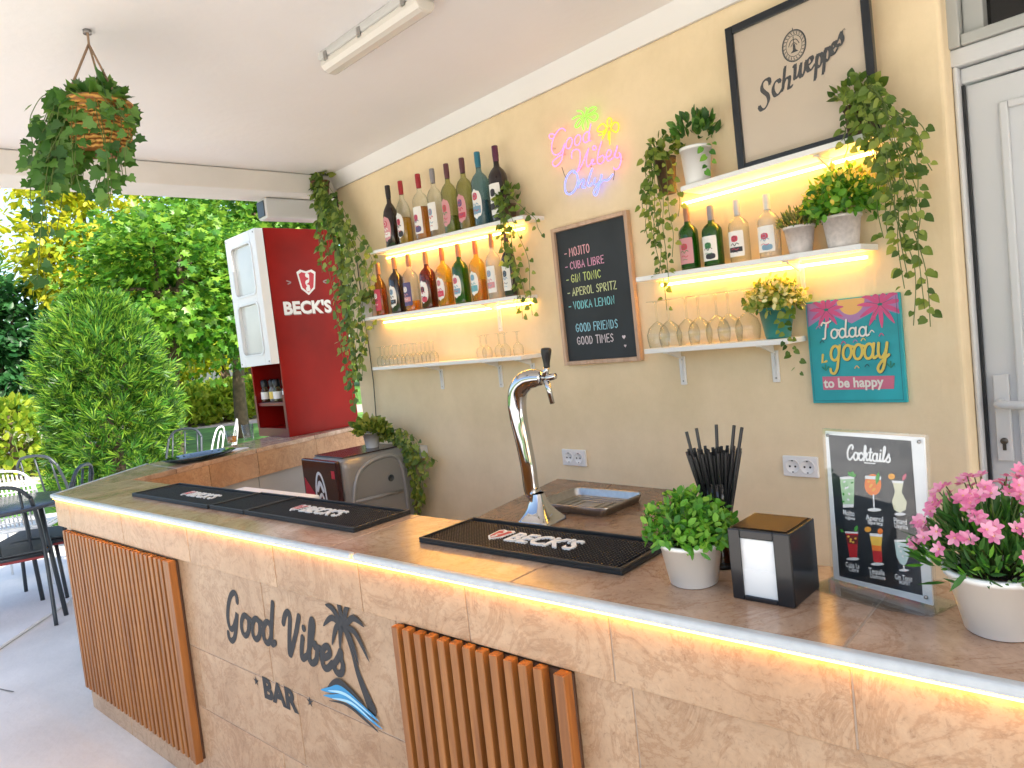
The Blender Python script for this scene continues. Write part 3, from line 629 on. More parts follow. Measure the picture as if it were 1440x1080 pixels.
def patch(mb, R, z0, z1, half, oval=True, th0=-90.0, n=10):
    """piece of paper bent round the bottle, facing -y"""
    cz, hz = (z0+z1)/2, (z1-z0)/2; vs = []; fs = []
    for i in range(n+1):
        t = -1+2*i/n
        k = (1-abs(t)**2.6)**(1/2.6) if oval else (1 if abs(t) < .999 else .96)
        for j in range(9):
            a = R_(th0+half*k*(-1+2*j/8)); vs.append((R*math.cos(a), R*math.sin(a), cz+hz*t))
    for i in range(n):
        for j in range(8): fs.append((i*9+j, i*9+j+1, (i+1)*9+j+1, (i+1)*9+j))
    mb.add(vs, fs, None, True)
def scrib(mb, R, pts, wd, th0=-90.0):
    """pen stroke bent round the bottle; pts = (angle, z)"""
    P = spline(pts, 4); vs = []; fs = []
    for i, (a, z) in enumerate(P):
        t = np.array(P[min(i+1, len(P)-1)])-np.array(P[max(i-1, 0)]); t = np.array([t[0]*R_(1)*R, t[1]]); t /= max(1e-9, np.linalg.norm(t)); nx, nz = -t[1]*wd, t[0]*wd
        for s_ in (-1, 1):
            aa = R_(th0+a)+s_*nx/R; vs.append((R*math.cos(aa), R*math.sin(aa), z+s_*nz))
    for i in range(len(P)-1): fs.append((2*i, 2*i+2, 2*i+3, 2*i+1))
    mb.add(vs, fs)
def bottle(s, px, py, tx, ty, wpx, label, gl, cap, lab=None, liq=None, fill=.4, slim=False, d=.062, group='bottles on the wall shelves'):
    u = umid(px, py, d); z = top(s, u); H = wuz(tx, ty, d)[1]-z
    loc = wpt(u, z, d); Rb = .5*wpx*depth(loc+Vector((0, 0, H*.3)))/FPX
    b = thing('liquor_bottle', label, 'bottle', loc, WROT+0.0, group)
    zs = H*(.58 if not slim else .52); zn = H*(.74 if not slim else .72); rn = max(.0095, Rb*.30); ch = H*.14
    if slim: prof = [(Rb*.8, 0), (Rb*.96, .003), (Rb, .010), (Rb*.99, zs*.5), (Rb*.97, zs), (Rb*.85, zs+(zn-zs)*.35), (Rb*.58, zs+(zn-zs)*.72), (rn, zn), (rn*.94, H-ch)]
    else: prof = [(Rb*.86, 0), (Rb*.97, .003), (Rb, .010), (Rb, zs), (Rb*.95, zs+(zn-zs)*.25), (Rb*.72, zs+(zn-zs)*.6), (rn*1.15, zn-.004), (rn, zn+.006), (rn*.95, H-ch)]
    m = MB(); m.lathe(prof, 28, cap=False); m.lathe([(0, .001), (Rb*.86, .0005)], 28, cap=False); m.build('glass_body', G[gl], b)
    if liq:
        zf = H*fill; pr = [(r*.93, zz+.002) for r, zz in prof if zz < zf]; rr = np.interp(zf, [p[1] for p in prof], [p[0] for p in prof])*.93
        m = MB(); m.lathe([(0, .0025)]+pr+[(rr, zf), (0, zf+.0002)], 24, cap=False); m.build('liquor', LQ[liq], b)
    m = MB(); cr = rn*1.12
    m.lathe([(cr, H-ch), (cr*1.02, H-ch+.002), (cr, H-.003), (cr*.9, H), (0, H)], 18, cap=False)
    m.lathe([(rn*1.02, H-ch-.022), (cr*.98, H-ch)], 18, cap=False)
    m.build('cap', CAPS[cap], b)
    if lab:
        shape, base, c1, c2 = lab; m = MB(); lm = [LB[base], LB[c1], LB[c2]]; z0, z1 = H*.10, H*.50
        oval = shape == 'oval'; half = 46 if oval else 52
        m.mi = 0; patch(m, Rb+.0006, z0, z1, half, oval)
        v_ = rnd.random(); m.mi = 1; zc = z0+(z1-z0)*(.60+.16*v_); patch(m, Rb+.0011, zc-(z1-z0)*.13, zc+(z1-z0)*.13, 20, True)
        hh = z1-z0; wv = .0011*H/.3
        m.mi = 2
        if v_ > .55: patch(m, Rb+.0010, z0+hh*.18, z0+hh*(.24+.2*v_), half*.8, False)
        elif v_ < .3: patch(m, Rb+.0010, z0+hh*.05, z0+hh*.30, half*.55, True, -80)
        scrib(m, Rb+.0016, [(-24, z0+hh*.45), (-10, z0+hh*.52), (0, z0+hh*.42), (12, z0+hh*.52), (24, z0+hh*.46)], wv*1.5)
        scrib(m, Rb+.0016, [(-10, zc+hh*.05), (2, zc+hh*.09), (10, zc), (0, zc-hh*.07), (-8, zc-hh*.02)], wv)
        m.mi = 1
        scrib(m, Rb+.0017, [(-22, z0+hh*.28), (-6, z0+hh*.32), (8, z0+hh*.26), (22, z0+hh*.31)], wv*1.2)
        m.mi = 2; scrib(m, Rb+.0017, [(-15, z0+hh*.16), (0, z0+hh*.18), (15, z0+hh*.15)], wv)
        m.build('paper_label', lm, b)
    return b
UP = 'on the upper left shelf'; MI = 'on the middle left shelf'
bottle(L1, 554, 343, 546.7, 260, 22, 'dark red wine coloured bottle, farthest left '+UP, 'dark', 'black', ('oval', 'pink', 'red', 'white'), None, .3, True)
bottle(L1, 572, 339, 568.5, 252, 21, 'clear bottle with red cap and bright yellow liquor '+UP, 'clear', 'red', ('oval', 'white', 'red', 'black'), 'yellow', .42, True)
bottle(L1, 597, 334, 591, 243, 23, 'clear bottle with orange patch behind a square label '+UP, 'clear', 'red', ('rect', 'white', 'red', 'purple'), 'orange', .5)
bottle(L1, 617, 328.5, 611, 235.6, 22, 'colourless bottle with grey cap and tall white label '+UP, 'clear', 'grey', ('rect', 'white', 'blue', 'red'), None, .4)
bottle(L1, 637, 322.7, 630, 229, 23, 'pale olive bottle with brown cap and green and red label '+UP, 'olive', 'brown', ('oval', 'pink', 'red', 'green'), 'lime', .25)
bottle(L1, 659, 317.5, 650, 221.7, 24, 'olive bottle with brown cap and amber liquor, left of the blue bottle', 'olive', 'brown', ('oval', 'pink', 'purple', 'red'), 'yellow', .28)
bottle(L1, 681, 312, 671.7, 213.3, 26, 'blue bottle with teal cap and red medallion label '+UP, 'blue', 'teal', ('oval', 'white', 'red', 'blue'), 'teal', .34)
bottle(L1, 706, 305, 696.7, 204.6, 27, 'tallest black purple bottle with white label '+UP, 'dark', 'purple', ('rect', 'white', 'black', 'black'), None, .3)
bottle(L2, 539, 443, 534.6, 368.5, 18, 'slim amber bottle beside the small white pot '+MI, 'amber', 'cork', ('rect', 'red', 'white', 'black'), 'orange', .5, True)
bottle(L2, 562, 438, 554, 361, 21, 'black bottle with cork coloured cap and pale oval label '+MI, 'dark', 'cork', ('oval', 'white', 'blue', 'black'))
bottle(L2, 582, 436, 573.7, 357, 22, 'clear bottle with dark purple wraparound label '+MI, 'clear', 'cork', ('rect', 'purple', 'white', 'pink'), 'orange', .18)
bottle(L2, 606, 432, 597.7, 354, 23, 'red brown bottle with black and white label '+MI, 'redbrown', 'cork', ('oval', 'white', 'black', 'red'), 'red', .5)
bottle(L2, 629, 429, 620.6, 347.7, 22, 'bright yellow bottle with white label '+MI, 'yellow', 'orange', ('oval', 'white', 'pink', 'red'), 'yellow', .4)
bottle(L2, 652, 425, 643.5, 342.5, 23, 'vivid green bottle with round white label '+MI, 'green', 'cork', ('oval', 'white', 'red', 'blue'), None)
bottle(L2, 676, 422, 667.5, 338, 22, 'golden bottle with orange cap and blue and white label '+MI, 'yellow', 'orange', ('oval', 'white', 'blue', 'teal'), 'orange', .35)
bottle(L2, 699, 418.5, 690.8, 328, 22, 'frosted white bottle with tall blue label '+MI, 'frost', 'cork', ('rect', 'white', 'blue', 'pink'))
bottle(L2, 720, 415, 713, 327, 20, 'black bottle half hidden by the trailing ivy '+MI, 'dark', 'brown', ('rect', 'white', 'black', 'blue'))
RG = 'bottles on the right shelf'
bottle(R2, 972, 374, 966, 290, 27, 'green bottle half behind the trailing plant, farthest left on the right shelf', 'green', 'cork', ('rect', 'pink', 'red', 'green'), None, .5, group=RG)
bottle(R2, 1005, 369.5, 999, 289, 28, 'green bottle with grey cap and pale label, second on the right shelf', 'green', 'grey', ('rect', 'white', 'green', 'black'), None, .5, group=RG)
bottle(R2, 1042, 362, 1035, 281, 28, 'clear bottle with silver cap and red and white label on the right shelf', 'clear', 'silver', ('rect', 'white', 'red', 'black'), None, group=RG)
bottle(R2, 1084, 356, 1077, 273, 30, 'clear bottle with cream stopper and big white label beside the small pot', 'frost', 'cream', ('rect', 'white', 'red', 'blue'), None, group=RG)

# ------------------------------------------------------------------ upturned glasses
def stem_glass(R=.036, H=.17, name='wine_glass'):
    r = thing(name, 'clear stemmed wine glass standing upside down in the row on the lowest right shelf', 'wine glass', (0, 0, 0), 0, 'upturned wine glasses on the lowest right shelf')
    m = MB(); m.lathe([(R*.86, 0), (R*.98, H*.16), (R, H*.28), (R*.8, H*.42), (R*.35, H*.52), (.004, H*.56)], 24, cap=False); m.build('bowl', G['clear'], r)
    m = MB(); m.lathe([(.004, H*.555), (.0033, H*.8), (.0045, H*.965), (.012, H*.982), (R*.84, H*.995), (R*.84, H), (0, H+.0006)], 24, cap=False); m.build('stem', G['clear'], r)
    return r
wg = stem_glass(.040, .165)
for i in range(7):
    r = wg if i == 0 else copy_tree(wg); u = umid(926+i*21, 487-i*1.3, .062); r.location = wpt(u, top(R3, u), .062+(.012 if i % 2 else -.006)); r.rotation_euler[2] = WROT
wl = stem_glass(.024, .105)
for i in range(14):
    r = wl if i == 0 else copy_tree(wl); k = i % 7
    px = (536+k*11.5) if i < 7 else (542+k*11.5)
    u = umid(px, 516-.07*(px-524), .05 if i < 7 else .1); d = .045 if i < 7 else .098
    r.location = wpt(u, top(L3, u), d); r.rotation_euler[2] = WROT
    tag(r, 'small clear stem glass upside down in the double row on the lower left shelf', None, 'upturned stem glasses on the lower left shelf')
wl2 = None
for i in range(5):
    r = copy_tree(wl); px = 676+i*13; u = umid(px, 508-.06*(px-676), .06); r.location = wpt(u, top(L3, u), .07 if i % 2 else .05)
    tag(r, 'small clear stem glass upside down at the right end of the lower left shelf', None, 'upturned stem glasses at the right end of the lower left shelf')

# ------------------------------------------------------------------ chalk menu board
def crop(ox, oy, k): return lambda x, y: (ox+x/k, oy+y/k)
u0, u1, z0, z1 = .137, .528, 1.287, 1.846
bo = thing('menu_board', 'black chalk menu board in a pale wooden frame listing drinks', 'menu board', wpt(u0, z0, .002), WROT)
W_, H_ = u1-u0, z1-z0; fw = .016
m = MB()
m.box((0, -.022, 0), (fw, 0, H_)); m.box((W_-fw, -.022, 0), (W_, 0, H_)); m.box((fw+.0003, -.022, 0), (W_-fw-.0003, 0, fw)); m.box((fw+.0003, -.022, H_-fw), (W_-fw-.0003, 0, H_))
m.build('frame', wood('frame_wood', (.48, .30, .20), (.62, .43, .31), 'Z', 10), bo, bevel=.002)
m = MB(); m.box((fw+.0005, -.008, fw+.0005), (W_-fw-.0005, -.001, H_-fw-.0005)); m.build('slate', mat('chalkboard', (.018, .022, .028), .6, var=.25, scale=6), bo)
CK = [mat('chalk_'+k, c, .9) for k, c in (('pink', (.78, .42, .45)), ('rose', (.70, .34, .48)), ('lime', (.58, .66, .24)), ('olive', (.62, .66, .36)), ('cyan', (.25, .62, .66)), ('sky', (.32, .62, .75)), ('white', (.70, .62, .66)))]
m = MB(); c6 = crop(760, 280, 4.5); DB2 = .0105
def bloc(x, y):
    u, z = wuz(*c6(x, y), DB2); return u-u0, z-z0
BM = T(0, -.0083, 0) @ FRONT
LINES = (('MOJITO', (185,360), (320,337), (185,308), 0), ('CUBA LIBRE', (190,438), (412,408), (190,392), 1), ('GIN TONIC', (197,524), (392,498), (197,475), 2), ('APEROL SPRITZ', (205,608), (492,570), (205,560), 3),
         ('VODKA LEMON', (212,692), (480,665), (212,645), 4), ('GOOD FRIENDS', (227,838), (500,815), (227,787), 5), ('GOOD TIMES', (235,918), (473,903), (235,870), 6))
for i, (tx, a, b2, c, k) in enumerate(LINES):
    x0, y0 = bloc(*a); x1, y1 = bloc(*b2); hgt = bloc(*c)[1]-y0
    _, w1 = block_strokes(tx, 0, 0, hgt); sxx = (x1-x0)/w1
    m = MB(); st, _ = block_strokes(tx, x0, (y0+y1)/2, hgt, sx=sxx); paint(m, st, .0021, BM)
    if i < 5:
        m.ribbon([(x0-.026, (y0+y1)/2+hgt*.42), (x0-.015, (y0+y1)/2+hgt*.42)], .0018, BM, .0004)
    m.build('chalk_line', CK[k], bo)
m = MB(); m.mi = 0
for (x, y), s_ in ((bloc(528, 872), .0085), (bloc(537, 928), .006)):
    m.poly([(x+s_*.9*(16*math.sin(t)**3)/16*1.1, y+s_*(13*math.cos(t)-5*math.cos(2*t)-2*math.cos(3*t)-math.cos(4*t))/15) for t in [2*math.pi*i/28 for i in range(28)]][::-1], BM, .0006)
m.build('chalk_heart', CK[6], bo)

# ------------------------------------------------------------------ neon sign
c5 = crop(740, 130, 6.0); ND = .022
ne = thing('neon_sign', 'glowing pink, blue and yellow neon sign reading Good Vibes Only under two palms', 'neon sign', wpt(.37, 2.0, 0), WROT)
def npt(x, y):
    u, z = wuz(*c5(x, y), ND); return (u-.37, -ND, z-2.0)
def E5(cx, cy, rx, ry, tilt=0, a0=0, a1=360, n=12):
    out = []
    for i in range(n+1):
        t = R_(a0+(a1-a0)*i/n); x, y = rx*math.cos(t), ry*math.sin(t); out.append((cx+x*math.cos(R_(tilt))-y*math.sin(R_(tilt)), cy+x*math.sin(R_(tilt))+y*math.cos(R_(tilt))))
    return out
PINK = [[(232,385),(205,390),(193,365),(215,348),(240,360)], [(332,325),(305,302),(262,330),(222,410),(216,490),(245,527),(295,500),(325,430),(312,500),(292,580),(248,624),(222,602),(236,570),(305,520)],
        E5(362,428,24,48,15), E5(434,402,24,46,15), E5(508,378,26,46,15), [(546,262),(530,340),(524,395),(546,408)],
        [(384,560),(386,505),(418,480),(452,498),(452,590),(432,668),(470,610),(505,520),(528,468)], [(528,468),(508,570),(518,628),(545,600),(556,560)], [(572,560),(556,605),(585,600)], E5(575,468,16,18,0),
        [(636,412),(610,500),(600,585),(628,602),(658,570),(648,530),(612,552)], [(664,548),(705,535),(718,498),(694,484),(676,530),(688,578),(735,552)],
        [(740,545),(764,480),(768,448),(758,490),(742,530),(770,552),(792,530),(780,505)], [(795,515),(800,570),(782,632),(752,650),(736,632)]]
BLUE = [[(430,690),(395,660),(350,700),(328,770),(334,840),(368,858),(412,820),(436,745),(424,685),(400,675)], [(450,735),(438,805)], [(446,775),(478,735),(488,752),(474,800),(498,800)], [(558,640),(528,730),(518,778),(536,790),(556,762)],
        [(582,722),(572,765),(598,776),(628,735),(636,690)], [(636,690),(612,800),(590,866),(570,852),(582,815),(645,745),(690,738),(732,688)]]
GRN = [[(486,205),(470,162),(430,156)], [(494,200),(512,150),(500,128)], [(500,196),(545,190),(588,178),(602,208),(572,240),(532,216),(500,200)], [(506,186),(530,142),(568,124),(590,134),(562,166),(520,188)],
       [(484,208),(438,200),(390,224)], [(478,214),(440,236),(414,280),(424,296),(450,278),(476,225)], [(490,225),(476,275),(486,316)], [(502,222),(520,250),(520,300)]]
YEL = [[(692,292),(682,242),(702,214),(722,236),(704,285)], [(680,302),(650,264),(612,288),(600,324),(640,332),(682,306)], [(712,302),(740,256),(774,260),(780,300),(758,336),(714,308)], [(680,318),(640,354),(612,360)], [(672,330),(640,392)], [(694,325),(692,400)], [(706,325),(704,442)]]
NEON = dict(pink=((1.0, .16, .31), 1.25), blue=((.14, .17, 1.0), 1.5), green=((.38, 1.0, .10), .6), yellow=((1.0, .48, .03), .85))
for nm, sts in (('pink', PINK), ('blue', BLUE), ('green', GRN), ('yellow', YEL)):
    m = MB()
    for s_ in sts: m.tube([npt(*p) for p in spline(s_, 5)],   .0027, 8)
    m.build({'pink': 'pink_lettering', 'blue': 'blue_lettering', 'green': 'green_palm', 'yellow': 'yellow_palm'}[nm], emit('neon_'+nm, *NEON[nm]), ne)
m = MB()
for a in ((215,470),(300,520),(430,640),(520,620),(600,590),(785,560),(340,840),(590,770),(480,215),(692,300)):
    p = npt(*a); m.tube([(p[0], -.0005, p[2]), (p[0], -ND+.003, p[2])], .003, 6)
m.build('wall_clip', G['clear'], ne)
m = MB(); m.tube([npt(300,630), npt(320,690), npt(335,720)], .0012, 5); m.tube([npt(745,650), npt(742,700), npt(735,740)], .0012, 5); m.build('cord', M['cord'], ne)

# ------------------------------------------------------------------ framed poster on the top shelf
uP0 = wuz(1040, 228, .05)[0]; uP1 = wuz(1238, 150, .05)[0]; zP = top(R1, (uP0+uP1)/2)+.001
ztop_ = wuz(1018, 48, .055)[1]; PH = ztop_-zP+.012; PW = uP1-uP0
po = thing('framed_poster', 'large black framed drinks poster leaning on the highest shelf', 'framed poster', wpt(uP0, zP, .045), WROT)
lean = math.atan(.004/PH); po.rotation_euler = (-lean, -math.atan(R1.sl)*.9, WROT)
m = MB(); f = .023
m.box((0, -.02, 0), (f, 0, PH)); m.box((PW-f, -.02, 0), (PW, 0, PH)); m.box((f+.0003, -.02, 0), (PW-f-.0003, 0, f)); m.box((f+.0003, -.02, PH-f), (PW-f-.0003, 0, PH))
m.build('frame', mat('black_frame', (.012, .016, .022), .25), po, bevel=.002)
m = MB(); m.box((f+.0005, -.009, f+.0005), (PW-f-.0005, -.002, PH-f-.0005)); m.build('backing_sheet', mat('tan_sheet', (.72, .57, .44), .8, var=.03, scale=3), po)
m = MB(); m.box((f+.0006, -.0155, f+.0006), (PW-f-.0006, -.0135, PH-f-.0006)); m.build('glazing', glass('picture_glass', (.97, .98, .98), .0, f0=.05, edge=.95), po)
PMi = (T(*wpt(uP0, zP, .045)) @ po.rotation_euler.to_matrix().to_4x4()).inverted()
c2 = crop(960, 0, 3.0)
def ppt(x, y):                              # pixel -> poster sheet coordinates
    px, py = c2(x, y); o = PMi @ Vector(CC); dv = (PMi.to_3x3() @ Vector(ray(px, py))); t = (-.0093-o.y)/dv.y; q = o+dv*t; return q.x, q.z
PMM = T(0, -.0093, 0) @ FRONT
m = MB()
for k, (ch, xa, xb, yb, un) in enumerate((('S',322,372,468,62), ('c',378,420,410,64), ('h',416,466,386,50), ('w',464,526,340,62), ('e',522,558,304,56), ('p',560,596,290,56), ('p',595,630,264,56), ('e',626,654,234,50), ('s',650,682,198,54))):
    a, b2, c = ppt(xa, yb), ppt(xb, yb-(xb-xa)*.35), ppt(xa, yb-un); uu = c[1]-a[1]; adv = SCRIPT[ch][0]
    for st in SCRIPT[ch][1]:
        pts = [(a[0]+(p[0]/adv)*(b2[0]-a[0])+.10*p[1]*uu, a[1]+p[1]*uu+.0*p[0]) for p in (spline(st, 5) if len(st) > 2 else st)]
        m.nib(pts, .0054, .0036, PMM, .0003*k); m.ribbon(pts, .0026, PMM, .0003*k+.0002)
m.ribbon([ppt(676,128), ppt(682,120), ppt(686,126)], .0009, PMM, .0005)
cx, cz = ppt(470, 193); rx_ = (ppt(521,193)[0]-ppt(419,193)[0])/2; rz_ = (ppt(470,128)[1]-ppt(470,262)[1])/2
for rr, wd in ((1.0, .0016), (.93, .0007), (.68, .0009)):
    m.ribbon([(cx+rx_*rr*math.cos(t), cz+rz_*rr*math.sin(t)) for t in [2*math.pi*i/40 for i in range(41)]], wd, PMM, .0006, cap=False)
for i in range(22):
    t = 2*math.pi*i/22; a = .81
    m.ribbon([(cx+rx_*a*.93*math.cos(t), cz+rz_*a*.93*math.sin(t)), (cx+rx_*a*1.08*math.cos(t+.07), cz+rz_*a*1.08*math.sin(t+.07))], .0011, PMM, .0006)
def E2(dx, dz): return (cx+rx_*dx, cz+rz_*dz)
m.ribbon([E2(0,1.0), E2(0,1.14)], .0013, PMM, .0007)
m.poly([E2(-.34,-.42), E2(.34,-.42), E2(.12,-.26), E2(.09,.1), E2(-.09,.1), E2(-.12,-.26)], PMM, .0008)
m.ribbon(spline([E2(-.45,.05), E2(-.25,.34), E2(0,.40), E2(.25,.34), E2(.45,.05)], 5), .0012, PMM, .0008); m.ribbon(spline([E2(-.26,.0), E2(0,.2), E2(.26,.0)], 5), .001, PMM, .0009); m.ribbon([E2(0,.1), E2(0,.6)], .0012, PMM, .0010)
m.build('printed_lettering', M['ink'], po)

# ------------------------------------------------------------------ painted wall sign
u0, u1, z0, z1 = 1.162, 1.430, 1.121, 1.431; W_, H_ = u1-u0, z1-z0
sg = thing('painted_sign', 'square turquoise painted sign with pink flowers and cheerful lettering', 'wall sign', wpt(u0, z0, .002), WROT)
m = MB(); m.box((0, -.014, 0), (W_, 0, H_)); m.build('panel', mat('turquoise_paint', (.02, .36, .42), .5, var=.18, scale=7), sg, bevel=.0015)
SC = [mat('sign_'+k, c, .6) for k, c in (('pink', (.62, .09, .25)), ('orange', (.80, .47, .16)), ('white', (.78, .76, .72)), ('yellow', (.72, .56, .12)), ('band', (.60, .16, .26)), ('dark', (.02, .13, .16)), ('violet', (.42, .22, .46)), ('green', (.03, .25, .18)))]
c7 = crop(1120, 390, 4.5)
def spt(x, y):
    u, z = wuz(*c7(x, y), .016); return u-u0, z-z0
SM = T(0, -.0143, 0) @ FRONT; m = MB()
m.mi = 6; m.poly([(.004, H_-.075), (.004, H_-.004), (W_-.004, H_-.004), (W_-.004, H_-.06), (W_*.8, H_-.04), (W_*.5, H_-.075), (W_*.25, H_-.04)][::-1], SM, .0002)
m.mi = 1; cx, cz = spt(343, 160); m.poly([(cx+.040*math.cos(R_(t)), H_-.003+min(0, -.047*math.sin(R_(t)))) for t in range(0, 181, 12)][::-1], SM, .0004)
for (fx, fy), k in ((spt(190, 205), .050), (spt(530, 170), .062)):
    m.mi = 0
    for i in range(11):
        t = R_(i*360/11+9); p = [(fx+math.cos(t)*k*j/5, fy+math.sin(t)*k*j/5-.004*(j/5)**2) for j in range(6)]
        q = [(min(W_-.003, max(.003, a)), min(H_-.003, b)) for a, b in p]; m.ribbon(q, [.001, .0045, .006, .006, .0045, .0015], SM, .0006+.00012*i)
    m.mi = 7; m.disc(fx, fy, .007, SM, .0022, 12, .004)
    m.mi = 5
    for i in range(5):
        t = R_(i*72+20); m.ribbon([(fx, fy), (fx+math.cos(t)*k*.6, min(H_-.004, fy+math.sin(t)*k*.6))], .0005, SM, .0023)
SCRIPT['g'] = (1.0, [ell(.40,.5,.34,.5), [(.78,1.0),(.72,.2),(.66,-.55),(.45,-.92),(.18,-.85),(.1,-.6)]])
def sline(txt, pl, pr, pt, wd, zz, sh=.08, cap=1.95):
    a, b2, c = spt(*pl), spt(*pr), spt(*pt); un = (c[1]-a[1])/cap; _, w1 = script_strokes(txt, 0, 0, un, 0)
    st, _ = script_strokes(txt, a[0], a[1], un, sh, sx=(b2[0]-a[0])/w1); paint(m, st, wd, SM, zz, 2e-4, 1.2e-4)
m.mi = 5; sline('Todaa', (163,394), (465,374), (163,285), .0026, .0010)
m.mi = 2; sline('Todaa', (160,391), (462,371), (160,282), .0026, .0024)
m.mi = 5; sline('gooay', (218,530), (592,520), (218,440), .0038, .0010, .15, 1.0)
m.mi = 3; sline('gooay', (214,526), (588,516), (214,436), .0038, .0024, .15, 1.0); m.ribbon([spt(170,490), spt(166,540), spt(192,530)], .0034, SM, .0024)
m.mi = 4; m.poly([spt(165,628), spt(622,622), spt(618,705), spt(172,712)][::-1], SM, .0010)
a, b2 = spt(178, 700), spt(608, 690); m.mi = 2
m.text('to be happy', .040, SM @ T(a[0], a[1]+.001, .0016), offset=.0012, sx=(b2[0]-a[0])/.218, spacing=1.0)
m.mi = 5
for q in ([(.008,.008), (W_-.008,.008)], [(.008,.008), (.008,H_-.008)], [(W_-.008,.008), (W_-.008,H_-.008)]): m.ribbon(q, .0006, SM, .0034)
for (x, y), k in (((300,415),0), ((375,405),6), ((425,395),3), ((480,345),2), ((540,365),0), ((165,410),5), ((385,570),1), ((450,560),5), ((490,265),0), ((140,320),6)):
    m.mi = k; x, y = spt(x, y); m.ribbon(spline([(x-.006, y-.002), (x, y+.005), (x+.006, y-.001)], 4), .0014, SM, .0030)
m.mi = 7
for x, y in ((188,575), (600,555)):
    x, y = spt(x, y)
    for t in (40, 90, 140): m.ribbon([(x, y-.008), (x+.012*math.cos(R_(t)), y-.008+.018*math.sin(R_(t)))], [.0006, .0026], SM, .0030)
m.build('painted_design', SC, sg)

# ------------------------------------------------------------------ power sockets
def socket(pa, pb, label):
    u0, z1 = wuz(*pa, .004); u1, z0 = wuz(*pb, .004); W_, H_ = u1-u0, z1-z0
    t = thing('power_socket', label, 'power socket', wpt(u0, z0, .0005), WROT, 'double wall sockets'); m = MB(); m.box((0, -.011, 0), (W_, 0, H_)); pl = m.build('face_plate', M['white'], t, bevel=.003)
    m = MB(); m.mi = 0; r = H_*.32
    for x in (W_*.29, W_*.71):
        m.lathe([(r*1.12, 0), (r*1.12, .0018), (r, .0018), (r*.96, .0004), (0, .0004)], 24, T(x, -.0112, H_/2) @ RX(R_(90)), cap=False)
    m.mi = 1
    for x in (W_*.29, W_*.71):
        for s_ in (-1, 1): m.lathe([(r*.16, 0), (r*.16, .0009), (0, .0009)], 10, T(x+s_*r*.42, -.0114, H_/2) @ RX(R_(90)), cap=False)
        for s_ in (-1, 1): m.box((x-r*.12, -.0126, H_/2+s_*r*.86-r*.08), (x+r*.12, -.0114, H_/2+s_*r*.86+r*.08))
    m.build('outlet', [M['white'], mat('socket_hole', (.05, .05, .05), .6)], t)
socket((791, 631), (826, 656), 'white double socket on the wall behind the beer tap')
socket((1101, 640), (1153, 672), 'white double socket behind the napkin holder, left of the cocktail card')

# ------------------------------------------------------------------ ceiling lamp
LZ = CEIL-.055
la, lb = atZ(463, 100, LZ), atZ(600, 8, LZ); dv = (lb-la); Ll = dv.length; ang = math.atan2(dv.y, dv.x); mid = (la+lb)/2
lt = thing('ceiling_lamp', 'unlit white fluorescent batten lamp fixed to the ceiling', 'ceiling lamp', (mid.x, mid.y, CEIL), ang)
m = MB(); m.box((-Ll/2, -.04, -.03), (Ll/2, .04, -.001)); m.build('lamp_base', mat('lamp_grey', (.55, .54, .53), .45), lt, bevel=.006)
m = MB()
prof = [(.039, -.030), (.037, -.050), (.027, -.064), (.012, -.070), (-.012, -.070), (-.027, -.064), (-.037, -.050), (-.039, -.030)]
m.prism(prof, -Ll/2+.004, Ll/2-.004, Matrix(((0,0,1,0),(1,0,0,0),(0,1,0,0),(0,0,0,1))))
m.build('diffuser', mat('lamp_diffuser', (.66, .62, .56), .25, coat=.3), lt, bevel=.008)
m = MB()
for x in (-Ll/2+.05, -.02, Ll/2-.06):
    for s_ in (-1, 1): m.box((x-.009, s_*.0405-.003, -.042), (x+.009, s_*.0405+.003, -.012))
m.build('clip', M['steel'], lt, bevel=.001)
m = MB(); m.tube([(Ll/2, 0, -.03), (Ll/2+.03, .0, -.022), (Ll/2+.05, .01, -.004)], .006, 8); m.build('cable_gland', M['steel'], lt)

# ------------------------------------------------------------------ helpers for things placed by where they stand
def proj(p):
    c = CM @ (np.array(p)-CC); return 720+FPX*c[0]/c[2], 540-FPX*c[1]/c[2]
def z_at(x, y, py):                          # height above ground at which the vertical through (x, y) meets picture row py
    lo, hi = -1.0, 5.0
    for _ in range(50):
        m_ = (lo+hi)/2
        if proj((x, y, m_))[1] > py: lo = m_
        else: hi = m_
    return (lo+hi)/2
def mw(o):
    m_ = Matrix.Translation(o.location) @ o.rotation_euler.to_matrix().to_4x4()
    return m_
def local_px(o, px, py, ax, v):              # pixel -> point on the plane (axis ax = v) of a thing's own frame
    Mi = mw(o).inverted(); a = Mi @ Vector(CC); d = Mi.to_3x3() @ Vector(ray(px, py)); return a+d*((v-a[ax])/d[ax])

# ------------------------------------------------------------------ beer shield and block lettering
SHW, SHR = mat('logo_white', (.78, .78, .77), .5), mat('logo_red', (.50, .03, .05), .5)
def shield(mb, cx, cy, w_, h_, MM, z, lift=0.0004, white=0, red=1):
    o = [(-.5,.40),(-.30,.5),(0,.43),(.30,.5),(.5,.40),(.43,.05),(.36,-.25),(0,-.5),(-.36,-.25),(-.43,.05)]
    def pg(k): return [(cx+x*w_*k, cy+y*h_*k) for x, y in o]
    mb.mi = white; mb.poly(pg(1.0)[::-1], MM, z); mb.mi = red; mb.poly(pg(.80)[::-1], MM, z+lift)
    mb.mi = white
    mb.ribbon(spline([(cx+.02*w_, cy+.30*h_), (cx+.10*w_, cy+.12*h_), (cx-.08*w_, cy-.05*h_), (cx+.04*w_, cy-.18*h_), (cx-.02*w_, cy-.30*h_)], 5), [.05*w_+.03*w_*math.sin(i) for i in range(21)], MM, z+2*lift)
    mb.disc(cx+.03*w_, cy+.27*h_, .11*w_, MM, z+3*lift, 10); mb.disc(cx, cy-.26*h_, .12*w_, MM, z+3.4*lift, 10)
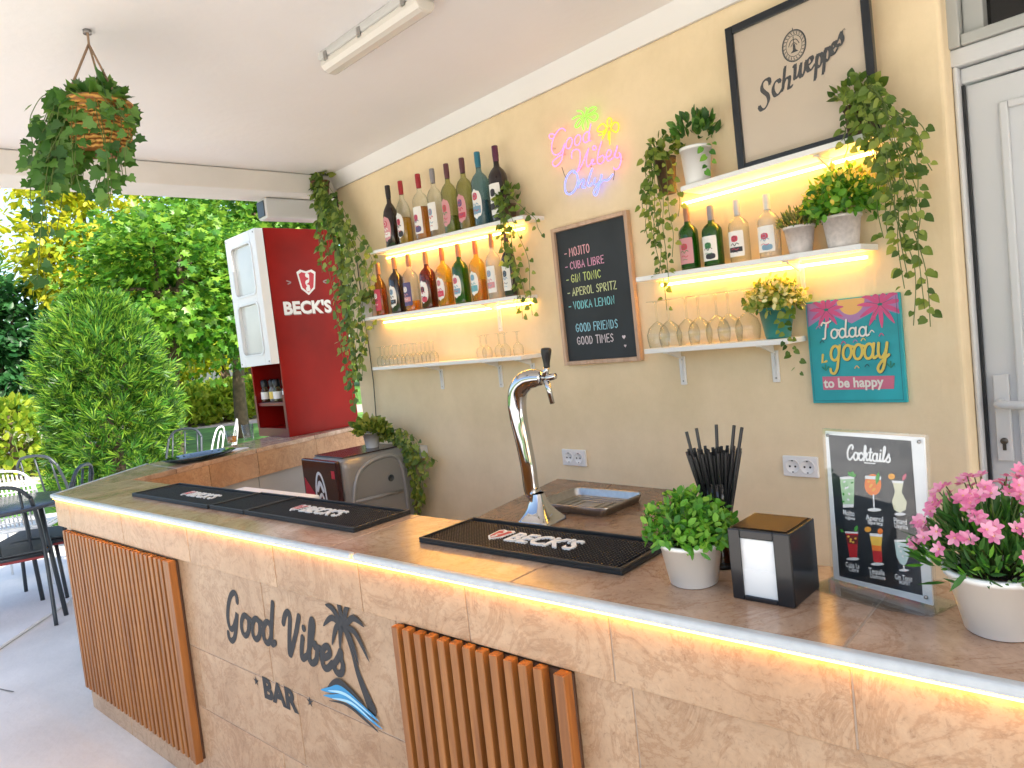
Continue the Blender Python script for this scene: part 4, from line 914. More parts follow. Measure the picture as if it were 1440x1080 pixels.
def bar_mat(x0, y0, x1, y1, label, logo=None):
    t = thing('bar_mat', label, 'bar mat', ((x0+x1)/2, (y0+y1)/2, HC+.0006), rnd.uniform(-.006, .006), 'black rubber bar mats')
    hx, hy = (x1-x0)/2, (y1-y0)/2; m = MB()
    m.box((-hx, -hy, 0), (hx, hy, .006))
    for a, b2 in (((-hx, -hy), (hx, -hy+.007)), ((-hx, hy-.007), (hx, hy)), ((-hx, -hy+.0071), (-hx+.007, hy-.0071)), ((hx-.007, -hy+.0071), (hx, hy-.0071))): m.box((a[0], a[1], .0061), (b2[0], b2[1], .0135))
    m.build('mat_base', M['rubber'], t, bevel=.0012, seg=1)
    m = MB(); p = .0085; nx, ny = int((hx*2-.02)/p), int((hy*2-.02)/p)
    for i in range(nx):
        for j in range(ny):
            x, y = -hx+.011+i*p, -hy+.011+j*p; k = .0026
            m.add([(x-k,y-k,.006),(x+k,y-k,.006),(x+k,y+k,.006),(x-k,y+k,.006),(x-k*.8,y-k*.8,.0098),(x+k*.8,y-k*.8,.0098),(x+k*.8,y+k*.8,.0098),(x-k*.8,y+k*.8,.0098)], [(4,5,6,7),(0,1,5,4),(1,2,6,5),(2,3,7,6),(3,0,4,7)])
    m.build('rubber_studs', M['rubber'], t)
    if logo:
        lx0, lx1, cy, hh = logo; lx0 -= (x0+x1)/2; lx1 -= (x0+x1)/2; cy -= (y0+y1)/2; m = MB(); wS = (lx1-lx0)*.18
        m.mi = 0; m.prism([(lx0+wS*a, cy+hh*1.2*b2) for a, b2 in ((0,.4),(.2,.5),(.5,.43),(.8,.5),(1,.4),(.9,-.2),(.5,-.5),(.1,-.2))][::-1], .0066, .0108)
        shield(m, lx0+wS*.5, cy, wS, hh*1.2, I4, .0110)
        m.mi = 0; m.text("BECK'S", hh*1.35, T(lx0+wS*1.25, cy-hh*.5, .0105), offset=hh*.03, depth=.0020, sx=(lx1-lx0-wS*1.25)/(hh*1.35*3.55))
        m.build('raised_lettering', [SHW, SHR], t)
    return t
def lgx(px, py): return atZ(px, py, HC+.01).x
bar_mat(-3.035, 1.066, -2.378, 1.256, 'black bar mat with white lettering at the far left end of the bar', (lgx(236, 699), lgx(300, 703), 1.16, .052))
bar_mat(-2.372, 1.068, -2.140, 1.262, 'short plain black bar mat lying between two lettered mats')
bar_mat(-2.134, 1.067, -1.555, 1.262, 'black bar mat with white lettering in the middle of the bar', (lgx(405, 716), lgx(500, 722), 1.165, .055))
bar_mat(-1.305, 1.072, -.735, 1.262, 'black studded bar mat with white lettering in front of the beer tap', (lgx(688, 752), lgx(828, 772), 1.168, .060))

# ------------------------------------------------------------------ beer tap
tb = atZ(754, 737, ZW); YT = tb.y+.035
tp_ = thing('beer_tap', 'tall curved chrome beer tap with a black handle', 'beer tap', (tb.x, YT, ZW+.0005))
def tpt(px, py, dy=0): p = atY(px, py, YT+dy); return (p.x-tb.x, dy, p.z-ZW)
m = MB(); rings = []; nn = 32
for z, h, e in ((0, .062, 8), (.010, .062, 8), (.013, .058, 7), (.030, .046, 5), (.050, .036, 3.2), (.072, .029, 2.4), (.095, .025, 2)):
    q = tpt(754, 715); off = q[0]*min(1, z/.09)*.6
    rings.append([(off+h*abs(math.cos(a))**(2/e)*(1 if math.cos(a) >= 0 else -1), h*abs(math.sin(a))**(2/e)*(1 if math.sin(a) >= 0 else -1), z) for a in [2*math.pi*i/nn for i in range(nn)]])
vs = sum(rings, []); fs = [(j*nn+i, j*nn+(i+1) % nn, (j+1)*nn+(i+1) % nn, (j+1)*nn+i) for j in range(len(rings)-1) for i in range(nn)]
m.add(vs, fs, None, True); m.build('base', M['chrome'], tp_)
path = [(tpt(754, 715)[0]*.6, 0, .09)]+[tpt(*p) for p in ((748, 690), (743, 655), (736, 620), (730, 592), (727, 568), (729, 549), (739, 536), (752, 532), (762, 532))]
P_ = spline(path, 6); n = len(P_); rr = [np.interp(i/(n-1), [0, .3, .55, .75, .88, 1], [.026, .027, .032, .034, .031, .023]) for i in range(n)]
m = MB(); m.tube(P_, rr, 24); m.build('column', M['chrome'], tp_)
h0 = tpt(764, 532); m = MB(); m.tube([h0, tpt(772, 531), tpt(781, 529)], [.012, .012, .010], 14); m.tube([tpt(766, 529, -.004), tpt(769, 515, -.004)], [.012, .009], 14)
m.tube([tpt(768, 534), tpt(772, 548), tpt(777, 568)], [.011, .009, .008], 12); m.build('faucet', M['chrome'], tp_)
m = MB(); m.tube(spline([tpt(769, 517, -.004), tpt(768.5, 508, -.004), tpt(768, 498, -.004), tpt(768, 491, -.004), tpt(768, 489, -.004)], 4), [.0105]*3+list(np.linspace(.011, .0165, 6))+[.017, .0175, .017, .0165, .015, .013, .009, .004], 16); m.build('handle', M['black'], tp_)

# ------------------------------------------------------------------ steel drip tray
zt = ZW+.03; cs = [atZ(*p, zt) for p in ((767, 707), (847, 717), (904, 691), (799, 684))]
tc_ = sum(cs, Vector())/4; ex = ((cs[1]-cs[0])+(cs[2]-cs[3]))/2; ey = ((cs[3]-cs[0])+(cs[2]-cs[1]))/2
tr = thing('drip_tray', 'shallow stainless steel tray on the brown counter beside the tap', 'tray', (tc_.x, tc_.y, ZW+.0006), math.atan2(ex.y, ex.x))
hx, hy = ex.length/2*1.04, ey.length/2*.96
def rrect(hx, hy, r, n=6):
    out = []
    for cx, cy, a0 in ((hx-r, hy-r, 0), (-hx+r, hy-r, 90), (-hx+r, -hy+r, 180), (hx-r, -hy+r, 270)):
        out += [(cx+r*math.cos(R_(a0+90*i/n)), cy+r*math.sin(R_(a0+90*i/n))) for i in range(n+1)]
    return out
m = MB(); rs = [(rrect(hx*.93, hy*.93, .02), 0), (rrect(hx*.95, hy*.95, .024), .004), (rrect(hx*.985, hy*.985, .03), .026), (rrect(hx, hy, .032), .030), (rrect(hx*1.01, hy*1.01, .034), .028), (rrect(hx*.99, hy*.99, .03), .018)]
n = len(rs[0][0]); vs = [(x, y, z) for r, z in rs for x, y in r]; fs = [(j*n+i, j*n+(i+1) % n, (j+1)*n+(i+1) % n, (j+1)*n+i) for j in range(len(rs)-1) for i in range(n)]
m.add(vs, fs, None, True); m.poly(rs[0][0], None, .0); m.poly([(x*.96, y*.96) for x, y in rs[0][0]], None, .003)
m.build('tray_pan', M['steel'], tr)
m = MB()
for k in (.35, .6, .85):
    r = rrect(hx*.8*k, hy*.8*k, .018*k); m.tube([(x, y, .0045) for x, y in r], .0022, 6, closed=True)
m.build('drain_ridge', M['steel'], tr)

# ------------------------------------------------------------------ straws in a tall glass
gb = atZ(1014, 797, HC); gx, gy = gb.x, gb.y+.012
Hg = z_at(gx, gy, 676)-HC; dpt = depth((gx, gy, HC+.1)); Rt = 25.5*dpt/FPX; SG = HC+.0006
sg_ = thing('straw_glass', 'tall smoky waisted glass holding black straws', 'glass', (gx, gy, SG))
m = MB(); m.lathe([(Rt*.86, .0), (Rt*.90, .006), (Rt*.78, Hg*.16), (Rt*.60, Hg*.34), (Rt*.60, Hg*.44), (Rt*.80, Hg*.72), (Rt, Hg), (Rt*.955, Hg), (Rt*.75, Hg*.72), (Rt*.54, Hg*.44), (Rt*.54, Hg*.36)], 32, cap=False)
m.build('glass_wall', glass('smoky_glass', (.34, .32, .31), .02, body=.10, bodycol=(.03, .02, .015)), sg_)
m = MB(); m.lathe([(0, .012), (Rt*.84, .012), (Rt*.74, Hg*.16), (Rt*.54, Hg*.34), (0, Hg*.35)], 28, cap=False); m.build('amber_reflection_core', glass('amber_reflection_core', (.75, .36, .06), .05, body=.5, bodycol=(.55, .22, .03)), sg_)  # amber tint stands in for reflections in the thick glass base
m = MB(); m.lathe([(0, 0), (Rt*.90, 0), (Rt*.92, .005), (Rt*.84, .0115), (0, .0115)], 28, cap=False); m.build('foot', M['black'], sg_)
straw_pts = []
def straw(ax, ay, tx_, ty_, zt_, long_):
    m = MB(); a, b2 = Vector((ax, ay, Hg*.40)), Vector((tx_, ty_, zt_)); m.tube([a, b2], .0029 if not long_ else .0030, 8, cap=False)
    m.tube([b2-(b2-a).normalized()*.004, b2+(b2-a).normalized()*.0001], .0021, 8, cap=False)
    o = m.build('drinking_straw', M['black'], None, loc=(gx, gy, SG))
    tag(o, 'long black straw rising above the rest in the smoky glass' if long_ else 'black straw in the dense bundle standing in the smoky glass', 'straw', 'long black straws in the smoky glass' if long_ else 'black straws bundled in the smoky glass')
k = 0
for ring, cnt in ((0, 1), (.25, 6), (.46, 11), (.68, 16), (.88, 21)):
    for i in range(cnt):
        a = 2*math.pi*i/max(1, cnt)+ring*3; top_r = Rt*ring*1.62; zt_ = Hg+.062+rnd.uniform(-.006, .004)-ring*.006
        straw(Rt*.44*ring*math.cos(a), Rt*.44*ring*math.sin(a), top_r*math.cos(a), top_r*math.sin(a), zt_, False)
for px, py in ((966, 607), (980, 602), (1008, 597), (1033, 598), (1044, 601)):
    q = atY(px, py, gy-.012); straw((q.x-gx)*.25, -.012, q.x-gx, -.014, q.z-SG, True)

# ------------------------------------------------------------------ napkin holder
a, b2, c = atZ(1031, 841, HC), atZ(1118, 857, HC), atZ(1156, 827, HC)
wN, dN = (b2-a).length, (c-b2).length; hN = z_at(b2.x, b2.y, 753)-HC
nh = thing('napkin_holder', 'black box napkin holder with a top tinted as a brown reflection and open front', 'napkin holder', (a.x, a.y, HC+.0006), math.atan2((b2-a).y, (b2-a).x))
m = MB(); t = .004; fl_, frr = wN*.20, wN*.26
m.box((0, 0, 0), (fl_, .0035, hN)); m.box((wN-frr, 0, 0), (wN, .0035, hN)); m.box((fl_+.0002, 0, 0), (wN-frr-.0002, .0035, hN*.07)); m.box((fl_+.0002, 0, hN*.88), (wN-frr-.0002, .0035, hN))
m.box((0, .0037, 0), (t, dN, hN)); m.box((wN-t, .0037, 0), (wN, dN, hN)); m.box((t+.0002, dN-t, 0), (wN-t-.0002, dN, hN)); m.box((t+.0002, .0037, 0), (wN-t-.0002, dN-t-.0002, t)); m.box((t+.0002, .0037, hN-t), (wN-t-.0002, dN-t-.0002, hN))
m.build('box', mat('satin_black', (.010, .010, .012), .28, coat=.2), nh, bevel=.0018)
m = MB(); m.box((wN*.06, dN*.08, hN+.0004), (wN*.94, dN*.93, hN+.002)); m.build('top_plate', mat('brown_reflection_plate', (.05, .028, .014), .5, 0, spec=.15), nh, bevel=.0006, seg=1)  # brown base tint stands in for the warm reflection on the black top
npk = thing('napkin_stack', 'white folded paper napkins inside the black holder', 'napkins', (a.x, a.y, HC+.0054), nh.rotation_euler[2])
m = MB()
for i in range(12):
    y = .006+i*.0058; m.box((fl_*.55+rnd.uniform(-.001, .001), y, 0), (wN-frr*.6+rnd.uniform(-.001, .001), y+.0046, hN*.80+rnd.uniform(-.004, .003)))
m.box((fl_*.7, .0042, .001), (wN-frr*.8, .0055, hN*.40))
m.build('folded_paper', M['paper'], npk, bevel=.0012, seg=1)

# ------------------------------------------------------------------ acrylic cocktail card
a, b2 = atZ(1174, 815, HC+.004), atZ(1313, 853, HC+.004); CW_ = (b2-a).length
cc_ = thing('cocktail_card', 'clear acrylic table stand holding a cocktail menu card', 'menu stand', (a.x, a.y, HC+.0045), math.atan2((b2-a).y, (b2-a).x))
LN = R_(2.0); lo, hi = .1, .5
for _ in range(40):
    h = (lo+hi)/2; p = mw(cc_) @ Vector((0, h*math.sin(LN), h*math.cos(LN)))
    if proj(p)[1] > 606: lo = h
    else: hi = h
CH_ = lo
LEANM = RX(-LN); ACR = glass('acrylic', (.985, .99, .99), .02, edge=.97)
m = MB(); e = .004
m.box((-e, -.0045, 0), (CW_+e, -.0025, CH_+e), LEANM); m.box((-e, .0010, 0), (CW_+e, .0030, CH_+e), LEANM); m.build('acrylic_sleeve', ACR, cc_)
m = MB(); m.prism([(-.012, -.052), (CW_*.72, -.052), (CW_+.014, -.030), (CW_+.016, .040), (-.012, .040)], -.0038, -.0008); m.build('acrylic_foot', glass('acrylic_edge', (.93, .95, .95), .03, edge=.9), cc_)
m = MB(); m.box((0, -.0022, .0015), (CW_, .0008, CH_), LEANM); m.build('white_card', M['paper'], cc_)
Lm = (mw(cc_) @ LEANM); LI = Lm.inverted()
cD = crop(1140, 590, 3.273)
def kp(x, y):
    px, py = cD(x, y); o = LI @ Vector(CC); d = LI.to_3x3() @ Vector(ray(px, py)); q = o+d*((-.0024-o.y)/d.y); return q.x, q.z
CMx = LEANM @ T(0, -.0023, 0) @ FRONT
cols = dict(slate=(.030, .040, .052), white=(.78, .78, .78), mint=(.42, .62, .38), leaf=(.06, .32, .05), orange=(.80, .20, .03), cream=(.72, .70, .50), pink=(.60, .14, .20), red=(.50, .02, .03), yellow=(.82, .52, .08), ice=(.50, .66, .66), dark=(.16, .02, .02), amber=(.80, .36, .04))
ck = list(cols); m = MB()
def cpoly(col_, pts, z): m.mi = ck.index(col_); q = [kp(*p) for p in pts]; ar = sum(q[i][0]*q[(i+1) % len(q)][1]-q[(i+1) % len(q)][0]*q[i][1] for i in range(len(q))); m.poly(q if ar > 0 else q[::-1], CMx, z)
def cell(col_, x, y, rx, ry, z, n=18): cpoly(col_, [(x+rx*math.cos(2*math.pi*i/n), y+ry*math.sin(2*math.pi*i/n)) for i in range(n)], z)
cpoly('slate', [(82, 70), (462, 98), (516, 810), (133, 720)], .0002)
def cleaf(col_, x, y, ang, l, w_, z): cpoly(col_, [(x+math.cos(R_(ang))*l*t-math.sin(R_(ang))*w_*math.sin(math.pi*t)*s_, y-math.sin(R_(ang))*l*t-math.cos(R_(ang))*w_*math.sin(math.pi*t)*s_) for s_, ts in ((1, (0, .3, .6, 1)), (-1, (.7, .35))) for t in ts], z)
# mint drink
cpoly('mint', [(134, 264), (202, 260), (199, 400), (150, 402)], .0004); cpoly('white', [(134, 264), (202, 260), (201, 272), (136, 276)], .0006)
for i in range(9): cleaf('leaf' if i % 2 else 'white', 150+(i*17) % 42, 290+(i*29) % 100, 30+i*50, 16, 5, .0008+.00004*i)
cpoly('white', [(150, 390), (199, 388), (199, 403), (150, 405)], .0009)
for an in (20, 70, 120): cleaf('leaf', 188, 262, an, 28, 8, .0012+an*1e-6)
# spritz
cell('orange', 287, 300, 39, 50, .0004); cpoly('white', [(252, 258), (326, 262), (325, 278), (250, 272)], .0006); cpoly('white', [(286, 345), (293, 345), (296, 412), (290, 412)], .0005); cell('white', 294, 415, 32, 8, .0006)
for i in range(6): cell('amber', 268+(i*13) % 44, 285+(i*17) % 45, 7, 6, .0008+i*2e-5, 8)
cleaf('leaf', 304, 300, 80, 62, 10, .0010)
# creamy drink
cpoly('cream', [(376, 282), (428, 285), (420, 335), (443, 380), (438, 415), (412, 430), (384, 415), (375, 375), (389, 332)], .0004); cpoly('white', [(374, 280), (429, 283), (428, 294), (376, 291)], .0006); cell('white', 412, 435, 27, 7, .0006); cell('amber', 374, 262, 16, 14, .0007); cleaf('pink', 424, 282, 65, 40, 9, .0008)
# cola drink
cpoly('red', [(160, 518), (219, 521), (214, 640), (181, 637)], .0004); cpoly('dark', [(161, 530), (218, 533), (216, 575), (170, 570)], .0005); cpoly('white', [(158, 514), (220, 517), (219, 525), (160, 523)], .0007); cell('white', 195, 641, 30, 7, .0006)
for i in range(5): cell('yellow', 175+(i*11) % 34, 538+(i*13) % 30, 6, 5, .0008+i*2e-5, 8)
cleaf('leaf', 205, 518, 70, 34, 9, .0010); cleaf('leaf', 152, 520, 130, 22, 6, .0010)
# sunrise
cpoly('red', [(284, 600), (327, 604), (331, 655), (308, 662), (290, 652)], .0004); cpoly('orange', [(281, 575), (327, 580), (327, 606), (284, 602)], .0005); cpoly('yellow', [(273, 530), (331, 533), (327, 582), (281, 577)], .0006); cpoly('white', [(272, 522), (332, 526), (331, 540), (274, 536)], .0008); cell('white', 308, 665, 31, 7, .0005)
cell('amber', 265, 505, 15, 13, .0010); cell('orange', 322, 514, 12, 14, .0010)
# gin
cpoly('ice', [(386, 556), (458, 555), (453, 630), (440, 664), (428, 672), (412, 662), (396, 632)], .0004); cpoly('white', [(385, 553), (459, 552), (458, 562), (387, 563)], .0006); cpoly('white', [(425, 670), (434, 670), (435, 690), (428, 690)], .0006); cell('white', 431, 693, 24, 6, .0007)
for i in range(5): cpoly('white', [(400+i*9, 580+(i*23) % 60), (412+i*9, 578+(i*23) % 60), (410+i*9, 592+(i*23) % 60)], .0008+i*2e-5)
cleaf('leaf', 444, 572, 75, 44, 10, .0010)
m.mi = ck.index('white')
def cscript(txt, pl, pr, cap, wd):
    a, b2, c = kp(*pl), kp(*pr), kp(pl[0], pl[1]-cap); un = (c[1]-a[1])/1.95; _, w1 = script_strokes(txt, 0, 0, un, 0)
    st, _ = script_strokes(txt, a[0], a[1], un, .12, slope=(b2[1]-a[1])/(b2[0]-a[0]), sx=(b2[0]-a[0])/w1); paint(m, st, wd, CMx, .0006, 2e-4, 1e-4)
cscript('Cocktails', (166, 183), (372, 196), 66, .00155)
cpoly('white', [(247, 196), (299, 200), (299, 205), (247, 201)], .0006)
for tx, x0, x1, y, h in (('Mojito', 150, 203, 437, 26), ('ojpes', 160, 205, 456, 16), ('Aperol', 255, 335, 460, 26), ('Spritz', 262, 335, 478, 17), ('Pinard', 383, 444, 475, 27), ('Dayriha', 386, 450, 496, 21), ('Cuba Ls', 162, 225, 676, 24), ('Cibre', 176, 222, 696, 19), ('Tequila', 268, 342, 706, 27), ('Danrose', 274, 345, 727, 20), ('Gin Tonic', 388, 470, 733, 25), ('MOPIST', 408, 460, 756, 18)):
    a, b2 = kp(x0, y), kp(x1, y+(x1-x0)*.16); un = kp(x0, y-h)[1]-a[1]
    sl = (b2[1]-a[1])/(b2[0]-a[0]); q = MB(); q.text(tx, un*1.35, I4, offset=un*.025); mx = max(v[0] for v in q.v)
    k_ = (b2[0]-a[0])/mx; m.add([(a[0]+v[0]*k_, a[1]+v[1]+sl*v[0]*k_, .0006) for v in q.v], q.f, CMx)
m.build('menu_print', [mat('card_'+k, c, .5) for k, c in cols.items()], cc_)
m = MB()
for x, z in ((.006, CH_-.006), (CW_-.006, CH_-.006), (CW_-.008, .012)): m.lathe([(0, 0), (.003, 0), (.0024, .0015), (0, .0016)], 10, LEANM @ T(x, -.0046, z) @ RX(R_(90)))
m.build('pin', M['steel'], cc_)

# ------------------------------------------------------------------ red bottle dispenser on the arm of the bar
FR_, BR_ = atZ(408, 615, HC), atZ(505, 597, HC)
hd_ = math.atan2((BR_-FR_).y, (BR_-FR_).x)-math.pi/2; FD = (BR_-FR_).length; FH = z_at(FR_.x, FR_.y, 320)-HC; FW = .44
fg = thing('bottle_dispenser', 'tall red bottle dispenser cabinet with a white windowed door', 'drinks cabinet', (FR_.x, FR_.y, HC+.0006), hd_)
zd = local_px(fg, 402, 510, 1, -.055).z; zs = local_px(fg, 400, 566, 1, .0).z
m = MB(); m.box((-.016, 0, 0), (0, FD, FH)); m.box((-FW, 0, 0), (-FW+.016, FD, FH)); m.box((-FW+.0165, FD-.02, 0), (-.0165, FD, FH)); m.box((-FW+.0165, 0, FH-.02), (-.0165, FD-.0205, FH)); m.box((-FW+.0165, 0, 0), (-.0165, FD-.0205, .05))
m.box((-FW+.0165, .30, .0505), (-.0165, FD-.0205, FH-.0205))
m.build('cabinet', M['red'], fg, bevel=.003)
m = MB(); m.box((-FW+.0168, .29, zs+.02), (-.0168, .2995, zd)); m.box((-FW+.017, .29, .052), (-.017, .2995, zs-.02)) if 0 else None
m.build('inner_back', mat('pale_lining', (.72, .72, .70), .5), fg)
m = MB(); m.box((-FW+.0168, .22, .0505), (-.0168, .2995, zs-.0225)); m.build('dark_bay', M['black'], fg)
m = MB(); m.box((-FW+.0168, .01, zs-.022), (-.0168, .29, zs)); m.build('bottle_shelf', M['dark_red'], fg, bevel=.002)
m = MB(); m.box((-FW+.003, -.003, .0), (-.003, -.0005, .055)); m.box((-.03, -.004, .056), (-.002, -.0005, zs+.05)); m.box((-FW+.002, -.004, .056), (-FW+.03, -.0005, zs+.05)); m.build('front_trim', M['dark_red'], fg, bevel=.001)
# the white door
dr = MB(); d0, d1 = -.062, -.006; zt_ = FH-.004; xw0, xw1 = -FW+.075, -.075; zm = (zd+zt_)/2; wins = ((zd+.075, zm-.03), (zm+.035, zt_-.075))
dr.box((-FW-.004, d0, zd), (xw0, d1, zt_)); dr.box((xw1, d0, zd), (.002, d1, zt_)); dr.box((xw0+.0003, d0, zd), (xw1-.0003, d1, wins[0][0])); dr.box((xw0+.0003, d0, wins[0][1]), (xw1-.0003, d1, wins[1][0])); dr.box((xw0+.0003, d0, wins[1][1]), (xw1-.0003, d1, zt_))
door_ = dr.build('door', M['white'], fg, bevel=.004)
m = MB()
for z0, z1 in wins:
    for ins, y0, y1 in ((.0, -.067, -.0625),):
        o = rrect((xw1-xw0)/2+.014-ins, (z1-z0)/2+.014-ins, .045); i_ = rrect((xw1-xw0)/2-ins, (z1-z0)/2-ins, .035); n = len(o); cx, cz = (xw0+xw1)/2, (z0+z1)/2
        for ya, yb in ((y0, y1),):
            vs = [(cx+x, ya, cz+z) for x, z in o]+[(cx+x, ya, cz+z) for x, z in i_]+[(cx+x, yb, cz+z) for x, z in o]+[(cx+x, yb, cz+z) for x, z in i_]
            m.add(vs, [(i, (i+1) % n, n+(i+1) % n, n+i) for i in range(n)]+[(i, 2*n+i, 2*n+(i+1) % n, (i+1) % n) for i in range(n)]+[(n+i, n+(i+1) % n, 3*n+(i+1) % n, 3*n+i) for i in range(n)])
m.build('window_rim', mat('pale_rim', (.74, .74, .74), .35), door_)
m = MB()
for z0, z1 in wins: m.box((xw0+.002, -.045, z0+.002), (xw1-.002, -.040, z1-.002))
m.build('window_pane', mat('milky_pane', (.58, .58, .54), .12, coat=.5, var=.1, scale=3), door_)
m = MB()
for x, z in ((-FW+.02, zd+.02), (-.02, zd+.02), (-FW+.02, zt_-.02), (-.02, zt_-.02)): m.lathe([(0, 0), (.006, 0), (.005, .003), (0, .004)], 10, T(x, d0-.0002, z) @ RX(R_(90)))
m.build('door_screw', M['steel'], door_)
m = MB()
sc0, sc1 = local_px(fg, 399, 442, 0, 0), local_px(fg, 474, 436, 0, 0); sh_ = local_px(fg, 432, 397, 0, 0)
hh = local_px(fg, 400, 424, 0, 0).z-sc0.z; SD = T(.0008, 0, 0) @ RIGHT
m.mi = 2; m.text("BECK'S", hh*1.36, T(-.0002, 0, 0) @ SD @ T(sc0.y+.004, sc0.z-.005, 0), offset=hh*.055, sx=(sc1.y-sc0.y)/(hh*1.36*3.45))
m.mi = 0; m.text("BECK'S", hh*1.36, SD @ T(sc0.y, sc0.z, .0012), offset=hh*.055, sx=(sc1.y-sc0.y)/(hh*1.36*3.45))
shield(m, sh_.y, sh_.z, .135, .165, SD, .0005)
m.mi = 2
for s_ in (-1, 1): m.ribbon(spline([(sh_.y+s_*.14, sh_.z+.012), (sh_.y+s_*.115, sh_.z+.002), (sh_.y+s_*.135, sh_.z-.008)], 4), .004, SD, .0006)
m.build('side_lettering', [SHW, SHR, mat('logo_shadow', (.30, .22, .22), .5)], fg)
# small bottles in the dispenser slot
for i, x in enumerate((-.40, -.31, -.22, -.12)):
    loc = mw(fg) @ Vector((x, .075 if i % 2 else .06, zs+.0006)); b = thing('small_bottle', 'small pale bottle with black cap in the slot of the red cabinet', 'bottle', loc, hd_, 'small bottles in the red cabinet')
    m = MB(); m.lathe([(0, 0), (.026, 0), (.028, .008), (.028, .075), (.012, .105), (.012, .118)], 18, cap=False); m.build('glass_body', G['frost' if i % 2 else 'olive'], b)
    m = MB(); m.lathe([(.022, .100), (.024, .112), (.024, .138), (.015, .150), (0, .150)], 14, cap=False); m.build('cap', M['black'], b)
    m = MB(); m.lathe([(.0286, .02), (.0286, .068)], 18, cap=False); m.build('paper_label', LB['yellow' if i == 1 else 'white'], b)
for i, x in enumerate((-.20, -.11)):
    loc = mw(fg) @ Vector((x, .12, .0512)); b = thing('dark_bottle', 'dark bottle standing in the bottom bay of the red cabinet', 'bottle', loc, hd_, 'dark bottles in the bottom of the red cabinet')
    m = MB(); m.lathe([(0, 0), (.026, 0), (.027, .006), (.027, .075), (.011, .11), (.011, .14), (0, .141)], 18, cap=False); m.build('glass_body', G['dark'], b)
    m = MB(); m.lathe([(.0276, .02), (.0276, .06)], 18, cap=False); m.build('paper_label', LB['white'], b)

# ------------------------------------------------------------------ mini fridge behind the bar
uF = wuz(579, 626, .04)[0]; dF = atU(472, 650, uF)[0]; zF = wuz(579, 626, .04)[1]; uFL = wuz(424, 648, dF)[0]
mf = thing('mini_fridge', 'grey mini fridge with a black and red picture panel behind the bar', 'mini fridge', wpt(uF, 0, .04), WROT)
Wd, Dp = uF-uFL, dF-.04
m = MB(); m.box((-Wd, -Dp+.03, .02), (0, 0, zF)); m.build('body', mat('grey_moulding', (.27, .265, .255), .35, .2, var=.06, scale=5), mf, bevel=.045, seg=5)
m = MB(); m.box((-Wd+.03, -Dp+.06, zF+.0004), (-.04, -.03, zF+.006)); m.build('top_sheet', mat('dark_top', (.05, .03, .03), .25), mf, bevel=.003)
m = MB(); m.box((-Wd-.006, -Dp, .06), (-.012, -Dp+.0295, zF-.004)); m.build('door', mat('dark_panel', (.035, .006, .008), .25, coat=.3), mf, bevel=.006)
m = MB(); DM = T(0, -Dp-.0006, 0) @ FRONT; cxp = -Wd*.52
m.mi = 1; m.poly([(-Wd+.012, .3), (-Wd*.55, .3), (-Wd*.7, zF-.18), (-Wd+.012, zF-.1)], DM, .0002); m.poly([(-.03, .3), (-Wd*.3, .3), (-Wd*.18, zF-.2), (-.03, zF-.32)][::-1], DM, .0002)
m.mi = 0
zc = zF-.19
for pts, wd in (([(cxp-.035, zc-.16), (cxp-.05, zc), (cxp-.03, zc+.09), (cxp, zc+.12), (cxp+.035, zc+.09), (cxp+.055, zc), (cxp+.05, zc-.16)], .008), ([(cxp-.03, zc+.03), (cxp, zc+.07), (cxp+.03, zc+.03)], .012), ([(cxp-.025, zc-.02), (cxp+.01, zc+.01), (cxp+.035, zc-.03)], .009)):
    m.ribbon(spline(pts, 5), wd, DM, .0006)
m.disc(cxp+.005, zc-.09, .042, DM, .0012, 20); m.mi = 1; m.disc(cxp+.005, zc-.09, .028, DM, .0014, 18); m.poly([(-.06, zF-.05), (-.025, zF-.05), (-.025, zF-.09), (-.06, zF-.09)][::-1], DM, .0008)
m.mi = 2; m.ribbon(spline([(cxp-.01, zc-.11), (cxp+.02, zc-.07)], 3), .006, DM, .0017); m.ribbon(spline([(cxp-.02, zc-.19), (cxp+.01, zc-.17), (cxp+.045, zc-.19)], 4), .012, DM, .0010)
m.build('picture_print', [SHW, SHR, M['black']], mf)
arch = [local_px(mf, *p, 0, .002) for p in ((497, 722), (499, 688), (505, 665), (520, 650), (542, 641), (556, 642), (564, 652), (570, 680), (575, 722))]
m = MB(); m.tube([(.001, p.y, p.z) for p in spline([tuple(p) for p in arch], 5) for p in [Vector(p)]], .010, 8); a, b2 = local_px(mf, 500, 706, 0, .002), local_px(mf, 566, 690, 0, .002); m.tube([(.003, a.y, a.z), (.003, b2.y, b2.z)], .009, 8)
m.build('moulded_rib', mat('grey_rib', (.33, .32, .31), .35, .2), mf)
p = local_px(mf, 550, 672, 0, .001); m = MB(); m.lathe([(.016, 0), (.018, .002), (.013, .003), (.013, .001), (0, .001)], 18, T(.0004, p.y, p.z) @ RY(R_(90)), cap=False); m.build('round_badge', M['darkmetal'], mf)
ua, za = wuz(576, 626, .03); ub2, zb = wuz(597, 644, .03)
pa_ = thing('plug_adapter', 'white plug adapter on the wall beside the mini fridge', 'plug adapter', wpt(ua, zb, .0006), WROT); m = MB(); m.box((0, -.05, 0), (ub2-ua, 0, za-zb)); bd = m.build('adapter_body', M['pvc'], pa_, bevel=.006)
m = MB(); m.tube([(.02, -.05, .03), (-.01, -.075, .028), (-.03, -.06, .0)], .012, 10); m.build('plug', M['pvc'], pa_)

